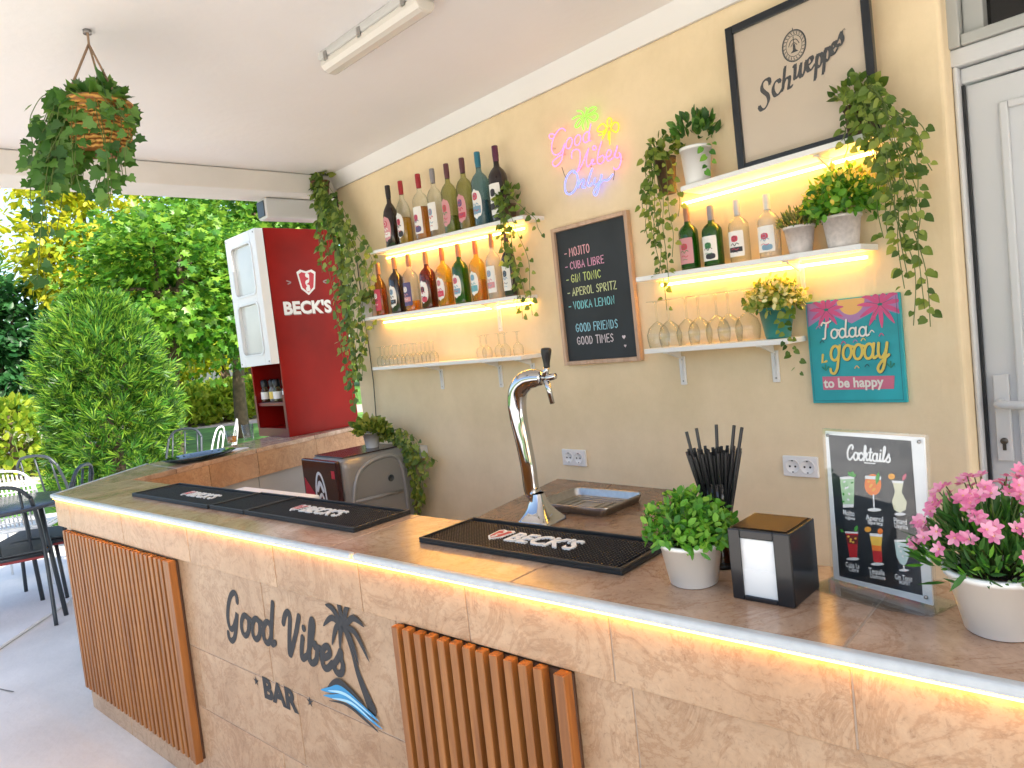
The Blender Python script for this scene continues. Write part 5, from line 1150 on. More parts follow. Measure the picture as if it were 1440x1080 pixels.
# pale chest just visible behind the bar
zk = .86; q = [atZ(*p, zk) for p in ((322, 690), (436, 699), (442, 694), (345, 685))]
ch = thing('ice_chest', 'low pale lidded chest just visible behind the bar mats', 'chest', (q[0].x, 1.275, 0)); x0 = 0; x1 = q[1].x-q[0].x
m = MB(); m.box((0, 0, 0), (x1, .36, zk-.031)); m.build('chest_body', M['white'], ch, bevel=.008); m = MB(); m.box((-.004, .0, zk-.03), (x1+.004, .364, zk)); m.build('lid', M['paper'], ch, bevel=.006)

# ------------------------------------------------------------------ small things on the arm of the bar
def tumbler(px, py, hpx, label, R=.034, H=.09, liq=None):
    p = atZ(px, py, HC+.001); t = thing('tumbler', label, 'glass', (p.x, p.y, HC+.0006)); m = MB(); m.lathe([(0, .002), (R*.78, 0), (R*.82, .004), (R, H), (R*.95, H), (R*.78, .01), (0, .009)], 20, cap=False); m.build('glass_wall', G['clear'], t)
    if liq: m = MB(); m.lathe([(0, .0105), (R*.76, .0105), (R*.86, H*.55), (0, H*.55)], 18, cap=False); m.build('drink', LQ[liq], t)
tumbler(327, 624, 20, 'small glass with an orange drink standing on the arm of the bar', .036, .085, 'orange'); tumbler(350, 618, 20, 'clear tumbler nearest the red cabinet on the arm of the bar', .038, .10)
p = atZ(282, 646, HC); t = thing('ashtray', 'wide dark glass ashtray on the arm of the bar', 'ashtray', (p.x, p.y, HC+.0006)); m = MB(); m.lathe([(0, .004), (.075, 0), (.09, .004), (.125, .028), (.118, .030), (.085, .012), (0, .011)], 28, Matrix.Diagonal((1.0, 1.6, 1, 1)), cap=False); m.build('dish', glass('dark_dish', (.25, .33, .36), .03, body=.45, bodycol=(.05, .08, .09)), t)
p = atZ(322, 634, HC); t = thing('drink_coaster', 'white paper coasters lying on the arm of the bar', 'coaster', (p.x, p.y, HC+.0006), .5); m = MB(); m.box((-.09, -.06, 0), (.09, .06, .004)); m.box((-.05, -.09, .0042), (.08, .03, .007)); m.build('paper', M['paper'], t)

# ------------------------------------------------------------------ leaves
RS = np.random.default_rng(11)
def half(outline):                          # right half outline (x>=0) from base to tip -> folded two-sided leaf template
    r = [(x, y, .18*x) for x, y in outline]; mid = [(0, outline[-1][1], 0), (0, .5*(outline[0][1]+outline[-1][1]), -.02), (0, outline[0][1], 0)]
    inner = [p for p in r if p[0] > 1e-6]; n = len(inner)
    V = [mid[2], mid[1], mid[0]]+inner+[(-x, y, z) for x, y, z in inner]
    return np.array(V, float), [[0]+list(range(3, 3+n))+[2, 1], [0, 1, 2]+list(range(3+2*n-1, 3+n-1, -1))]
LEAF = dict(ivy=half([(0,0),(.30,-.10),(.52,.16),(.34,.34),(.40,.58),(.16,.66),(0,1)]), heart=half([(0,0),(.24,-.08),(.42,.14),(.40,.42),(.22,.74),(0,1)]), oval=half([(0,0),(.18,.16),(.27,.45),(.17,.78),(0,1)]),
            small=half([(0,0),(.26,.25),(.30,.6),(.12,.92),(0,1)]), lance=half([(0,0),(.09,.2),(.10,.55),(0,1)]), maple=half([(0,0),(.22,-.06),(.52,.08),(.30,.26),(.56,.62),(.24,.56),(.12,.66),(0,1.05)]))
def spray(n=6, wd=.05):
    V = []; F = []
    for i in range(n):
        a = (-.9+1.8*i/(n-1)); y0 = .12*(i % 3); l = 1-.35*abs(a); dx, dy = math.sin(a*.8), math.cos(a*.8); o = len(V); z = .12*((i*7) % 5-2)
        V += [(-dy*wd*.3, y0+dx*wd*.3, 0), (dx*l*.5-dy*wd, y0+dy*l*.5+dx*wd, z*.5), (dx*l, y0+dy*l, z), (dx*l*.5+dy*wd, y0+dy*l*.5-dx*wd, z*.5)]; F.append([o, o+3, o+2, o+1])
        if i: V[o] = V[0]
    return np.array(V, float), F
LEAF['leaflet'] = half([(0,0),(.13,.25),(.17,.55),(.10,.85),(0,1)]); LEAF['spray'] = spray(); LEAF['pinnate'] = spray(9, .07)
def leaf_obj(name, key, pos, axis, nrm, size, m, parent=None, loc=None):
    V, F = LEAF[key]; pos = np.asarray(pos, float); n = len(pos); a = np.asarray(axis, float); a = a/np.linalg.norm(a, axis=1, keepdims=True); z = np.asarray(nrm, float)
    z = z-a*(z*a).sum(1, keepdims=True); ln = np.linalg.norm(z, axis=1, keepdims=True); bad = ln[:, 0] < 1e-3; z[bad] = np.cross(a[bad], [.3, .5, .8]); z /= np.linalg.norm(z, axis=1, keepdims=True); x = np.cross(a, z)
    s = np.broadcast_to(np.asarray(size, float), (n,))[:, None, None]
    P = (V[None, :, 0:1]*x[:, None]+V[None, :, 1:2]*a[:, None]+V[None, :, 2:3]*z[:, None])*s+pos[:, None]
    P = P.reshape(-1, 3); k = len(V); lt = np.array([len(f) for f in F]); fl = np.concatenate([np.array(f) for f in F])
    loops = (fl[None]+(np.arange(n)*k)[:, None]).ravel(); tot = np.tile(lt, n); st = np.concatenate([[0], np.cumsum(tot)[:-1]])
    me = bpy.data.meshes.new(name); me.vertices.add(len(P)); me.vertices.foreach_set('co', P.ravel()); me.loops.add(len(loops)); me.loops.foreach_set('vertex_index', loops.astype(np.int32))
    me.polygons.add(len(tot)); me.polygons.foreach_set('loop_start', st.astype(np.int32)); 
    try: me.polygons.foreach_set('loop_total', tot.astype(np.int32))
    except Exception: pass
    me.materials.append(m); me.update(calc_edges=True); me.validate()
    o = bpy.data.objects.new(name, me); col.objects.link(o)
    if parent is not None: o.parent = parent
    if loc is not None: o.location = loc
    return o
def rand_dir(n):
    v = RS.normal(size=(n, 3)); return v/np.linalg.norm(v, axis=1, keepdims=True)
LM_ = dict(ivy=leaf_mat('ivy_leaf', (.022, .085, .014), (.06, .18, .025), (.14, .28, .045), .28), vine=leaf_mat('vine_leaf', (.04, .10, .012), (.13, .22, .028), (.30, .37, .07), .35), bright=leaf_mat('bright_leaf', (.03, .15, .012), (.10, .32, .025), (.26, .48, .05), .3),
           lime=leaf_mat('lime_leaf', (.06, .16, .02), (.22, .32, .04), (.52, .50, .14), .3), herb=leaf_mat('herb_leaf', (.03, .08, .025), (.10, .17, .05), (.34, .30, .10), .25), flower=leaf_mat('flower_foliage', (.02, .085, .015), (.045, .16, .025), (.10, .24, .05), .25))
STEM = mat('green_stem', (.10, .15, .03), .6); BROWN = mat('brown_stem', (.10, .06, .03), .7); SOIL = mat('potting_soil', (.03, .02, .015), .95)
def bush_leaves(n, c, r, size, up=.6, shell=.55, flat=False):
    d = rand_dir(n); d[:, 2] = np.abs(d[:, 2])*1.0-.15*(RS.random(n) < .35); k = shell+(1-shell)*RS.random(n)**.6; p = np.array(c)+d*np.array(r)*k[:, None]
    ax = d+RS.normal(size=(n, 3))*.45+np.array([0, 0, up]); nm = np.cross(ax, RS.normal(size=(n, 3)))+np.array([0, 0, .5])*1.0+d*.6
    if flat: ax = np.cross(d, RS.normal(size=(n, 3)))+d*.55+np.array([0, 0, up]); nm = d*.9+np.array([0, 0, .55])+RS.normal(size=(n, 3))*.45
    return p, ax, nm, size*(.7+.6*RS.random(n))
def strand_leaves(pts, step, size, face, lift=.012):
    P = np.array(pts); seg = np.linalg.norm(np.diff(P, axis=0), axis=1); cum = np.concatenate([[0], np.cumsum(seg)]); t = np.arange(step*.4, cum[-1], step); t += RS.normal(size=len(t))*step*.25; t = np.clip(t, 0, cum[-1])
    pos = np.stack([np.interp(t, cum, P[:, i]) for i in range(3)], 1); n = len(pos); f = np.array(face, float); f /= np.linalg.norm(f); side = np.cross(f, [0, 0, 1]); sg = np.where(np.arange(n) % 2, 1, -1)*(.35+.75*RS.random(n))
    ax = np.array([0, 0, -1])*(.45+.6*RS.random(n))[:, None]+side*sg[:, None]+f*(.25*RS.normal(size=n)+.25)[:, None]; nm = f+RS.normal(size=(n, 3))*.38+np.array([0, 0, .25])
    pos = pos+side*(sg*lift)[:, None]; sz = size*(.65+.65*RS.random(n)); return pos, ax, nm, sz
def make_strands(starts, face, lens, wig=.02, out=.05):
    """hanging shoots: from each start they reach outwards, then hang"""
    res = []; f = np.array(face, float); side = np.cross(f, [0, 0, 1])
    for (p0, ln) in zip(starts, lens):
        p = np.array(p0, float); k = max(5, int(ln/.03)); pts = [p.copy()]; o = out*(.5+RS.random()); a = RS.normal()*1.0; w_ = wig*(.5+RS.random())
        for i in range(1, k+1):
            t = i/k; pts.append(p+f*o*min(1, t*5)+side*(w_*math.sin(a+t*6)+a*.4*wig*t)+np.array([0, 0, .02*math.sin(min(1, t*6)*math.pi)-ln*max(0, t-.06)]))
        res.append(pts)
    return res
def foliage_from_strands(strands, step, size, face, key, m, root, extra=None, stem=.0012, stem_m=None, name='foliage'):
    A = [strand_leaves(s_, step, size, face) for s_ in strands]+([extra] if extra else [])
    o = np.array(root.location)
    pos = np.concatenate([a[0] for a in A])-o; return_ = leaf_obj(name, key, pos, np.concatenate([a[1] for a in A]), np.concatenate([a[2] for a in A]), np.concatenate([a[3] for a in A]), m, root)
    mb = MB()
    for s_ in strands: mb.tube([np.array(p)-o for p in s_], stem, 5)
    mb.build('stem', stem_m or STEM, root)
    return return_
POTW = mat('white_ceramic', (.86, .855, .85), .3, coat=.2); POTP = mat('speckled_pot', (.72, .66, .64), .5, var=.12, scale=90); POTT = mat('teal_pot_glaze', (.03, .26, .25), .35, coat=.3); POTD = mat('dark_pot_clay', (.09, .055, .03), .6, var=.2, scale=20)
def pot(root, R0, R1, H, m, rim=True, loc=None):
    b = MB(); b.lathe([(R0*.9, 0), (R0, .003), (R1*.97, H*.93), (R1*(1.0), H*.94) if not rim else (R1*1.02, H*.90), (R1*1.03, H), (R1*.93, H), (R1*.90, H*.86)], 32, cap=False); b.lathe([(0, .0005), (R0*.9, 0)], 32, cap=False); b.build('pot', m, root, loc=loc)
    b = MB(); b.lathe([(0, H*.875), (R1*.905, H*.865)], 24, cap=False); b.build('soil', SOIL, root, loc=loc)
FACE = WN+np.array([.25, -.1, .1])
def shelf_pot(s, base, rim_y, wr, wb, name, label, potm, d=.062, group=None, zbase=None):
    u = umid(base[0], base[1], d); z = top(s, u) if s else zbase; loc = wpt(u, z+.0004, d); k = depth(loc)/FPX; H = (wuz(base[0]-2, rim_y, d)[1]-z); t = thing(name, label, 'potted plant', loc, 0, group); pot(t, wb*k/2, wr*k/2, H, potm); return t, loc, H, wr*k/2, k
def add_leaves(t, arr, key, m, name='foliage'):
    return leaf_obj(name, key, arr[0], arr[1], arr[2], arr[3], m, t)
# wall plants --------------------------------------------------------------
# small white pot with ivy on the top right shelf
t, lo_, H, Rp, k = shelf_pot(R1, (981, 246), 207, 43, 34, 'potted_ivy', 'round leaved plant in a white pot at the left end of the highest shelf', POTW, .065)
add_leaves(t, bush_leaves(95, (0, 0, H+.03), (.075, .065, .075), .036), 'oval', LM_['ivy'])
st_ = make_strands([np.array(lo_)+np.array([.055, .0, H])], FACE, [.10], .02, .03); o_ = strand_leaves(st_[0], .016, .020, FACE); leaf_obj('trailing_shoot', 'heart', o_[0]-np.array(lo_), o_[1], o_[2], o_[3], LM_['bright'], t)
# pots on the middle right shelf
t, lo_, H, Rp, k = shelf_pot(R2, (1126, 349), 318, 42, 30, 'potted_herb', 'small speckled pot with a low dark herb on the right shelf', POTP)
add_leaves(t, bush_leaves(420, (0, 0, H-.002), (.062, .055, .052), .020, .9, .3), 'lance', LM_['herb']); a = bush_leaves(90, (0, 0, H), (.062, .055, .058), .011, .9, .85); add_leaves(t, a, 'small', LM_['lime'], 'pale_buds')
t, lo_, H, Rp, k = shelf_pot(R2, (1186, 341), 303, 52, 40, 'potted_shrub', 'bushy yellow green plant in the larger white pot on the right shelf', POTP)
add_leaves(t, bush_leaves(760, (0, 0, H+.012), (.105, .085, .115), .024, .1, .4, True), 'small', LM_['bright']); add_leaves(t, bush_leaves(170, (.01, -.01, H+.02), (.108, .09, .12), .016, .5, .85), 'small', leaf_mat('yellow_bloom', (.30, .30, .03), (.62, .52, .07), (.8, .7, .2), .25), 'yellow_flowers')
# teal pot, lower right shelf
t, lo_, H, Rp, k = shelf_pot(R3, (1095, 475), 432, 48, 34, 'potted_flower', 'pale flowering plant in a teal pot on the lowest right shelf', POTT)
add_leaves(t, bush_leaves(420, (0, 0, H+.002), (.098, .075, .085), .022, .1, .4, True), 'small', LM_['lime']); add_leaves(t, bush_leaves(220, (0, 0, H+.01), (.092, .075, .085), .018, .1, .8, True), 'small', leaf_mat('cream_bloom', (.55, .50, .12), (.78, .72, .30), (.85, .80, .5), .2), 'cream_flowers')
st_ = make_strands([np.array(lo_)+np.array([.04, -.03, H*.9]), np.array(lo_)+np.array([.05, -.02, H*.9])], FACE, [.16, .21], .012, .035)
for s_ in st_:
    a = strand_leaves(s_, .017, .019, FACE); leaf_obj('trailing_shoot', 'heart', a[0]-np.array(lo_), a[1], a[2], a[3], LM_['vine'], t)
# small white pot on the middle left shelf
t, lo_, H, Rp, k = shelf_pot(L2, (521, 447), 424, 25, 20, 'potted_herb', 'little green herb in a white pot at the left end of the middle left shelf', POTW, .06)
add_leaves(t, bush_leaves(170, (0, 0, H), (.07, .05, .055), .022, .4, .3), 'oval', LM_['vine'])
# trailing plants: pot plus many hanging shoots
def trailing(name, label, potpx, rim_y, wr, s, ends, nstr, step, size, m, d=.07, bush=60, key='heart', zbase=None, potm=None):
    t, lo_, H, Rp, k = shelf_pot(s, potpx, rim_y, wr, wr*.8, name, label, potm or POTD, d, None, zbase)
    P0 = np.array(lo_)+np.array([0, 0, H]); starts = []; lens = []; strands = []
    for i in range(nstr):
        e = ends[i % len(ends)]; j = RS.normal()*.016; u, z = wuz(e[0], e[1], d+.05); u0 = (P0-W0)@WU; frac = .55+.45*RS.random() if i >= len(ends) else 1
        a0 = P0+WU*(.6*Rp*RS.uniform(-1, 1))+WN*Rp*.6; mid_u = u0+(u-u0)*.6+j; pts = [a0, W0+WU*(u0+(u-u0)*.3+j*.5)+WN*(d+.055)+np.array([0, 0, P0[2]+.012+.02*RS.random()])]
        zt2 = P0[2]-.02; zb = P0[2]-(P0[2]-z)*frac
        for q in (.0, .25, .5, .75, 1.0): pts.append(W0+WU*(u0+(u-u0)*(.5+.5*min(1, q*1.6))+j+.009*math.sin(q*9+i*2))+WN*(d+.05+.012*math.sin(q*5+i))+np.array([0, 0, zt2+(zb-zt2)*q-.01]))
        strands.append(spline(pts, 5))
    b = bush_leaves(bush, (0, 0, H+.012), (Rp*1.7, Rp*1.5, .075), size*1.1, .4, .4); b = (b[0]+np.array(lo_),)+b[1:]
    foliage_from_strands(strands, step, size, FACE, key, m, t, b); return t
trailing('trailing_ivy', 'ivy trailing over the right end of the upper left shelf', (716, 305), 288, 24, L1, [(735, 445), (722, 400), (748, 440), (706, 352), (714, 375), (757, 330), (742, 425)], 8, .027, .024, LM_['vine'], .075, 42)
trailing('trailing_plant', 'long trailing plant in a dark pot at the left end of the highest shelf', (938, 256), 222, 30, R1, [(938, 432), (925, 385), (912, 330), (950, 395), (955, 300), (904, 275), (920, 345)], 11, .026, .022, LM_['vine'], .07, 60)
trailing('trailing_plant', 'large trailing plant over the right end of the highest shelf beside the poster', (1212, 196), 148, 42, R1, [(1297, 455), (1285, 340), (1275, 400), (1238, 250), (1262, 300), (1296, 290), (1222, 225), (1300, 210), (1250, 330), (1280, 240), (1200, 215), (1292, 430), (1265, 360)], 24, .025, .0225, LM_['vine'], .085, 60)
for o in bpy.data.objects:                  # the two dark pots hang at the ends of the shelf
    pass
# corner plant: pot on a bracket high in the corner, shoots down to the bar arm
cu, cz = wuz(452, 272, .10); cpz = wuz(452, 276, .10)[1]
t = thing('hanging_plant', 'long vine hanging from a small clay pot high in the corner beside the red cabinet', 'hanging plant', wpt(cu, cpz, .10), 0)
k = depth(t.location)/FPX; pot(t, 10*k, 13*k, 20*k, mat('clay_pot', (.16, .07, .04), .6, var=.2, scale=20)); P0 = np.array(t.location)+np.array([0, 0, 20*k])
b = MB(); b.tube([(0, .02, -.004), (0, .095, -.004)], .005, 6); b.tube([(0, .095, -.06), (0, .095, .03)], .006, 6); b.lathe([(12*k, -.006), (12*k, -.001), (0, -.001)], 18, cap=False); b.build('wall_bracket', M['black'], t, rot=(0, 0, WROT))
strands = []
for (px0, py0), (px1, py1), n in (((440, 290), (450, 345), 6), ((455, 300), (464, 352), 9), ((474, 310), (492, 470), 12), ((485, 330), (503, 520), 12), ((478, 380), (497, 560), 7), ((500, 350), (510, 430), 8), ((512, 340), (518, 400), 6), ((490, 450), (504, 580), 4), ((505, 440), (512, 545), 5)):
    for i in range(max(1, int(n*.45))):
        dd = .10+.05*RS.random(); a = wuz(px0+RS.normal()*7, py0+RS.normal()*8, dd); e = wuz(px1+RS.normal()*8, py1+RS.normal()*18, dd)
        m1 = wuz((px0+px1)/2+RS.normal()*8, (py0+py1)/2, dd)
        pts = [P0+WU*RS.normal()*.01, P0+WN*.04+WU*(.03*RS.normal())+np.array([0, 0, .015])]+[W0+WU*q[0]+WN*dd+np.array([0, 0, q[1]]) for q in (a, m1, e)]
        strands.append(spline(pts, 7))
bsh = bush_leaves(50, (0, .01, 20*k+.03), (.085, .06, .055), .034, .5, .4); bsh = (bsh[0]+np.array(t.location),)+bsh[1:]
foliage_from_strands(strands, .040, .036, FACE, 'heart', LM_['vine'], t, bsh, .0014)
b = MB(); b.tube([(0, .035, -.02), (.015, .04, -.3), (.035, .05, -.7), (.06, .06, -1.05)], [.009, .008, .006, .004], 7); b.build('woody_stem', BROWN, t, rot=(0, 0, WROT))
# plant on the mini fridge, trailing down to the right
p = local_px(mf, 524, 629, 2, zF+.006); p = mw(mf) @ p
t = thing('trailing_plant', 'golden green trailing plant in a small white pot on the mini fridge', 'potted plant', p, 0); k = depth(p)/FPX; pot(t, 9*k, 12*k, 22*k, POTW)
b = bush_leaves(230, (0, 0, 22*k), (.125, .085, .075), .034, .3, .35); b = (b[0]+np.array(p),)+b[1:]; strands = []
for i in range(22):
    ex_, ey_ = [(592, 700), (600, 672), (585, 660), (596, 715), (560, 632), (604, 650), (590, 735)][i % 7]
    a = np.array(p)+np.array([0, 0, 22*k]); mid = wuz(545+RS.normal()*8, 607+RS.normal()*5, .11); m2 = wuz(575+RS.normal()*8, 622+RS.normal()*6, .07); e = wuz(ex_+RS.normal()*4, ey_+RS.normal()*6, .05)
    strands.append(spline([a]+[W0+WU*q[0]+WN*dd+np.array([0, 0, q[1]]) for q, dd in ((mid, .13), (m2, .10), (e, .065))], 6))
foliage_from_strands(strands, .03, .030, FACE, 'heart', leaf_mat('golden_vine_leaf', (.06, .13, .015), (.20, .28, .03), (.42, .42, .08), .3), t, b)

# plants on the bar --------------------------------------------------------
p = atZ(963, 828, HC); py_ = p.y+.035; k = depth((p.x, py_, HC))/FPX
t = thing('potted_plant', 'bright green bushy plant in a white pot on the bar beside the napkin holder', 'potted plant', (p.x, py_, HC+.0006), 0); Hh = z_at(p.x, py_, 759)-HC; pot(t, 33*k, 44*k, Hh, POTW)
add_leaves(t, bush_leaves(760, (0, 0, Hh+.002), (.072, .062, .070), .021, .15, .35, True), 'leaflet', LM_['bright'])
add_leaves(t, bush_leaves(330, (0, 0, Hh+.004), (.084, .072, .084), .015, .3, .7, True), 'small', LM_['bright'], 'young_shoots')
b = MB()
for i in range(40):
    d = rand_dir(1)[0]; d[2] = abs(d[2]); b.tube([(d[0]*.015, d[1]*.015, Hh-.01), (d[0]*.04, d[1]*.04, Hh+.02+d[2]*.02), (d[0]*.066, d[1]*.06, Hh+.012+d[2]*.055)], .0009, 4)
b.build('stem', STEM, t)
p = atZ(1402, 905, HC); py_ = p.y+.045; k = depth((p.x, py_, HC))/FPX
t = thing('flowering_plant', 'pink flowering plant in a large white pot at the right end of the bar', 'potted plant', (p.x, py_, HC+.0006), 0); Hh = z_at(p.x, py_, 797)-HC; pot(t, 45*k, 66*k, Hh, POTW, rim=True)
add_leaves(t, bush_leaves(700, (0, 0, Hh+.0), (.086, .08, .088), .030, .8, .25), 'lance', LM_['flower']); add_leaves(t, bush_leaves(260, (0, 0, Hh+.0), (.092, .085, .085), .022, .6, .5), 'lance', LM_['bright'], 'light_foliage')
b = MB(); fl_p = []
for i in range(72):
    d = rand_dir(1)[0]; d[2] = abs(d[2])*.9+.05; d /= np.linalg.norm(d); e = np.array([d[0]*.098, d[1]*.09, Hh+.012+d[2]*.112]); b.tube([(d[0]*.02, d[1]*.02, Hh-.01), (d[0]*.05, d[1]*.05, Hh+.02+d[2]*.04), e], .0010, 4); fl_p.append((e, d))
b.build('stem', STEM, t)
PK = leaf_mat('pink_petal', (.62, .14, .30), (.75, .26, .44), (.84, .45, .58), .3, .6); ps, ax, nm, sz = [], [], [], []; cs_ = MB()
for i, (e, d) in enumerate(fl_p):
    nf = 1 if i % 3 else 3
    for q in range(nf):
        c = e+(rand_dir(1)[0]*.012 if q else 0); dd = d*.8+rand_dir(1)[0]*.35+np.array([.1, -.35, .1]); dd /= np.linalg.norm(dd); s1 = np.cross(dd, [.2, .3, .9]); s1 /= np.linalg.norm(s1); s2 = np.cross(dd, s1); r0 = RS.random()*6
        for j in range(6):
            a_ = r0+j*math.pi/3; v = s1*math.cos(a_)+s2*math.sin(a_); ps.append(c+v*.001); ax.append(v+dd*.35); nm.append(dd-v*.2); sz.append(.0085+.003*RS.random())
        cs_.add([tuple(c+dd*.0015+(s1*math.cos(w_)+s2*math.sin(w_))*.0016) for w_ in [2*math.pi*z/7 for z in range(7)]], [tuple(range(7))])
leaf_obj('flowers', 'small', ps, ax, nm, sz, PK, t); cs_.build('flower_centres', mat('flower_eye', (.70, .30, .20), .6), t)

# hanging basket -----------------------------------------------------------
hk = atZ(122, 42, CEIL); zr = z_at(hk.x, hk.y, 150); zb = z_at(hk.x, hk.y, 216); k = depth((hk.x, hk.y, zr))/FPX
hb = thing('hanging_basket', 'wicker basket of ivy hanging by cords from the ceiling', 'hanging basket', (hk.x, hk.y, zb), 0); hB = zr-zb; Rb1, Rb0 = 40*k, 31*k
def wick():
    m, nt, b = _new('wicker'); tc = N(nt, "ShaderNodeTexCoord"); wv = N(nt, "ShaderNodeTexWave"); wv.inputs['Scale'].default_value = 26; wv.inputs['Distortion'].default_value = 6; wv.inputs['Detail'].default_value = 3; wv.bands_direction = 'Z'
    r = N(nt, "ShaderNodeValToRGB"); r.color_ramp.elements[0].color = (.24, .09, .02, 1); r.color_ramp.elements[1].color = (.62, .33, .07, 1); L(nt, tc.outputs['Object'], wv.inputs[0]); L(nt, wv.outputs[0], r.inputs[0]); L(nt, r.outputs[0], b.inputs['Base Color']); b.inputs['Roughness'].default_value = .6; return m
b = MB(); WK = wick(); nr, ns = 11, 36
for j in range(nr):
    z = hB*(j+.5)/nr; R = Rb0+(Rb1-Rb0)*((j+.5)/nr)**.8
    b.tube([((R+.004*math.sin(i*math.pi*.5+j*math.pi))*math.cos(2*math.pi*i/72), (R+.004*math.sin(i*math.pi*.5+j*math.pi))*math.sin(2*math.pi*i/72), z) for i in range(72)], hB/nr*.56, 6, closed=True)
b.tube([(Rb1*1.03*math.cos(2*math.pi*i/48), Rb1*1.03*math.sin(2*math.pi*i/48), hB) for i in range(48)], .011, 8, closed=True); b.lathe([(0, .002), (Rb0*.96, .0)], 24, cap=False); b.build('basket', WK, hb)
b = MB(); b.lathe([(0, hB*.86), (Rb1*.93, hB*.84)], 24, cap=False); b.build('soil', SOIL, hb)
b = MB(); za = z_at(hk.x, hk.y, 62)-zb
for a_ in (20, 140, 260): b.tube([(Rb1*math.cos(R_(a_)), Rb1*math.sin(R_(a_)), hB), (0, 0, za)], .0035, 6)
b.tube([(0, 0, za), (.006, 0, za+.05), (-.004, 0, za+.09), (0, 0, CEIL-zb-.012)], .0035, 6); b.build('cord', mat('jute_cord', (.30, .20, .13), .8), hb)
b = MB(); b.lathe([(.012, CEIL-zb-.012), (.012, CEIL-zb-.001), (0, CEIL-zb-.001)], 12, cap=False); b.build('ceiling_hook', M['steel'], hb)
o = np.array(hb.location); rt, upv = CM[0], CM[1]; tocam = np.array([.83, -.5, .1])
strands = []
for (px0, py0), (px1, py1), n in (((70, 170), (52, 235), 9), ((85, 165), (68, 268), 10), ((100, 160), (80, 262), 10), ((120, 160), (105, 262), 9), ((150, 165), (140, 268), 9), ((170, 170), (168, 262), 8), ((178, 190), (178, 240), 3), ((62, 165), (45, 222), 3), ((130, 165), (125, 225), 6), ((75, 230), (72, 330), 3), ((62, 240), (60, 385), 3), ((140, 130), (185, 160), 4)):
    for i in range(max(1, int(n*.85))):
        dp = depth((hk.x, hk.y, zr))+RS.uniform(-.9, .5)*Rb1*1.3
        def P(px, py): return CC+ray(px, py)*dp
        a = P(px0+RS.normal()*8, py0+RS.normal()*6); e = P(px1+RS.normal()*8, py1+RS.normal()*14); c0 = o+np.array([0, 0, hB*1.0])+(a-o)*np.array([.35, .35, 0])
        strands.append(spline([c0, c0*.4+a*.6+np.array([0, 0, .05]), a, (a+e)/2+rand_dir(1)[0]*.015, e], 6))
bs = bush_leaves(80, (0, 0, hB+.0), (Rb1*1.15, Rb1*1.1, .075), .042, .4, .35); bs = (bs[0]+o,)+bs[1:]
foliage_from_strands(strands, .048, .037, tocam, 'ivy', LM_['ivy'], hb, bs, .0013, STEM)

# plain white casing for an unidentified white unit under the beam end, beyond the red cabinet ----------
ub0, zb0 = atU(404, 296, -1.72), atU(440, 318, -1.72)
rb = thing('white_casing', 'white casing with a dark end under the beam end above the red cabinet', 'casing', wpt(-1.66, 2.245, .02), WROT)
b = MB(); b.box((-.13, -.36, 0), (-.02, -.012, .114)); b.build('casing_box', M['pvc'], rb, bevel=.012, seg=3); b = MB(); b.box((-.12, -.366, .012), (-.03, -.3605, .10)); b.build('end_cap', M['darkmetal'], rb, bevel=.004)

# ------------------------------------------------------------------ garden
def at_d(px, py, dp): return CC+ray(px, py)*dp
BARK = mat('bark', (.10, .07, .045), .9, var=.35, scale=12, bump=.8, bscale=18)
TM = dict(maple=leaf_mat('maple_leaf', (.03, .125, .012), (.095, .26, .022), (.24, .40, .04), .42, .4), dark=leaf_mat('dark_leaf', (.010, .055, .018), (.025, .11, .03), (.05, .17, .05), .3, .4), yellow=leaf_mat('backlit_gold_leaf', (.20, .28, .012), (.40, .44, .02), (.60, .55, .04), .5),  # yellow of the golden leaves stands in for back-light through the crowns
          conifer=leaf_mat('conifer_leaf', (.008, .042, .006), (.055, .20, .018), (.26, .42, .04), .35), hedge=leaf_mat('golden_lit_hedge_leaf', (.10, .22, .02), (.24, .36, .03), (.42, .48, .05), .45), far=leaf_mat('far_leaf', (.06, .15, .02), (.14, .25, .03), (.30, .36, .05), .4))  # hedge colour lightened and yellowed to stand in for golden garden light
def crown_points(c, r, ncl, per, spread, hollow=.35):
    d = rand_dir(ncl); k = (hollow+(1-hollow)*RS.random(ncl)**.5)*(.82+.32*RS.random(ncl)); cl = c+d*r*k[:, None]
    idx = np.repeat(np.arange(ncl), per); off = RS.normal(size=(len(idx), 3))*spread*np.array([1, 1, .55])*(.6+.8*RS.random(ncl))[idx][:, None]
    return cl, cl[idx]+off, d[idx]
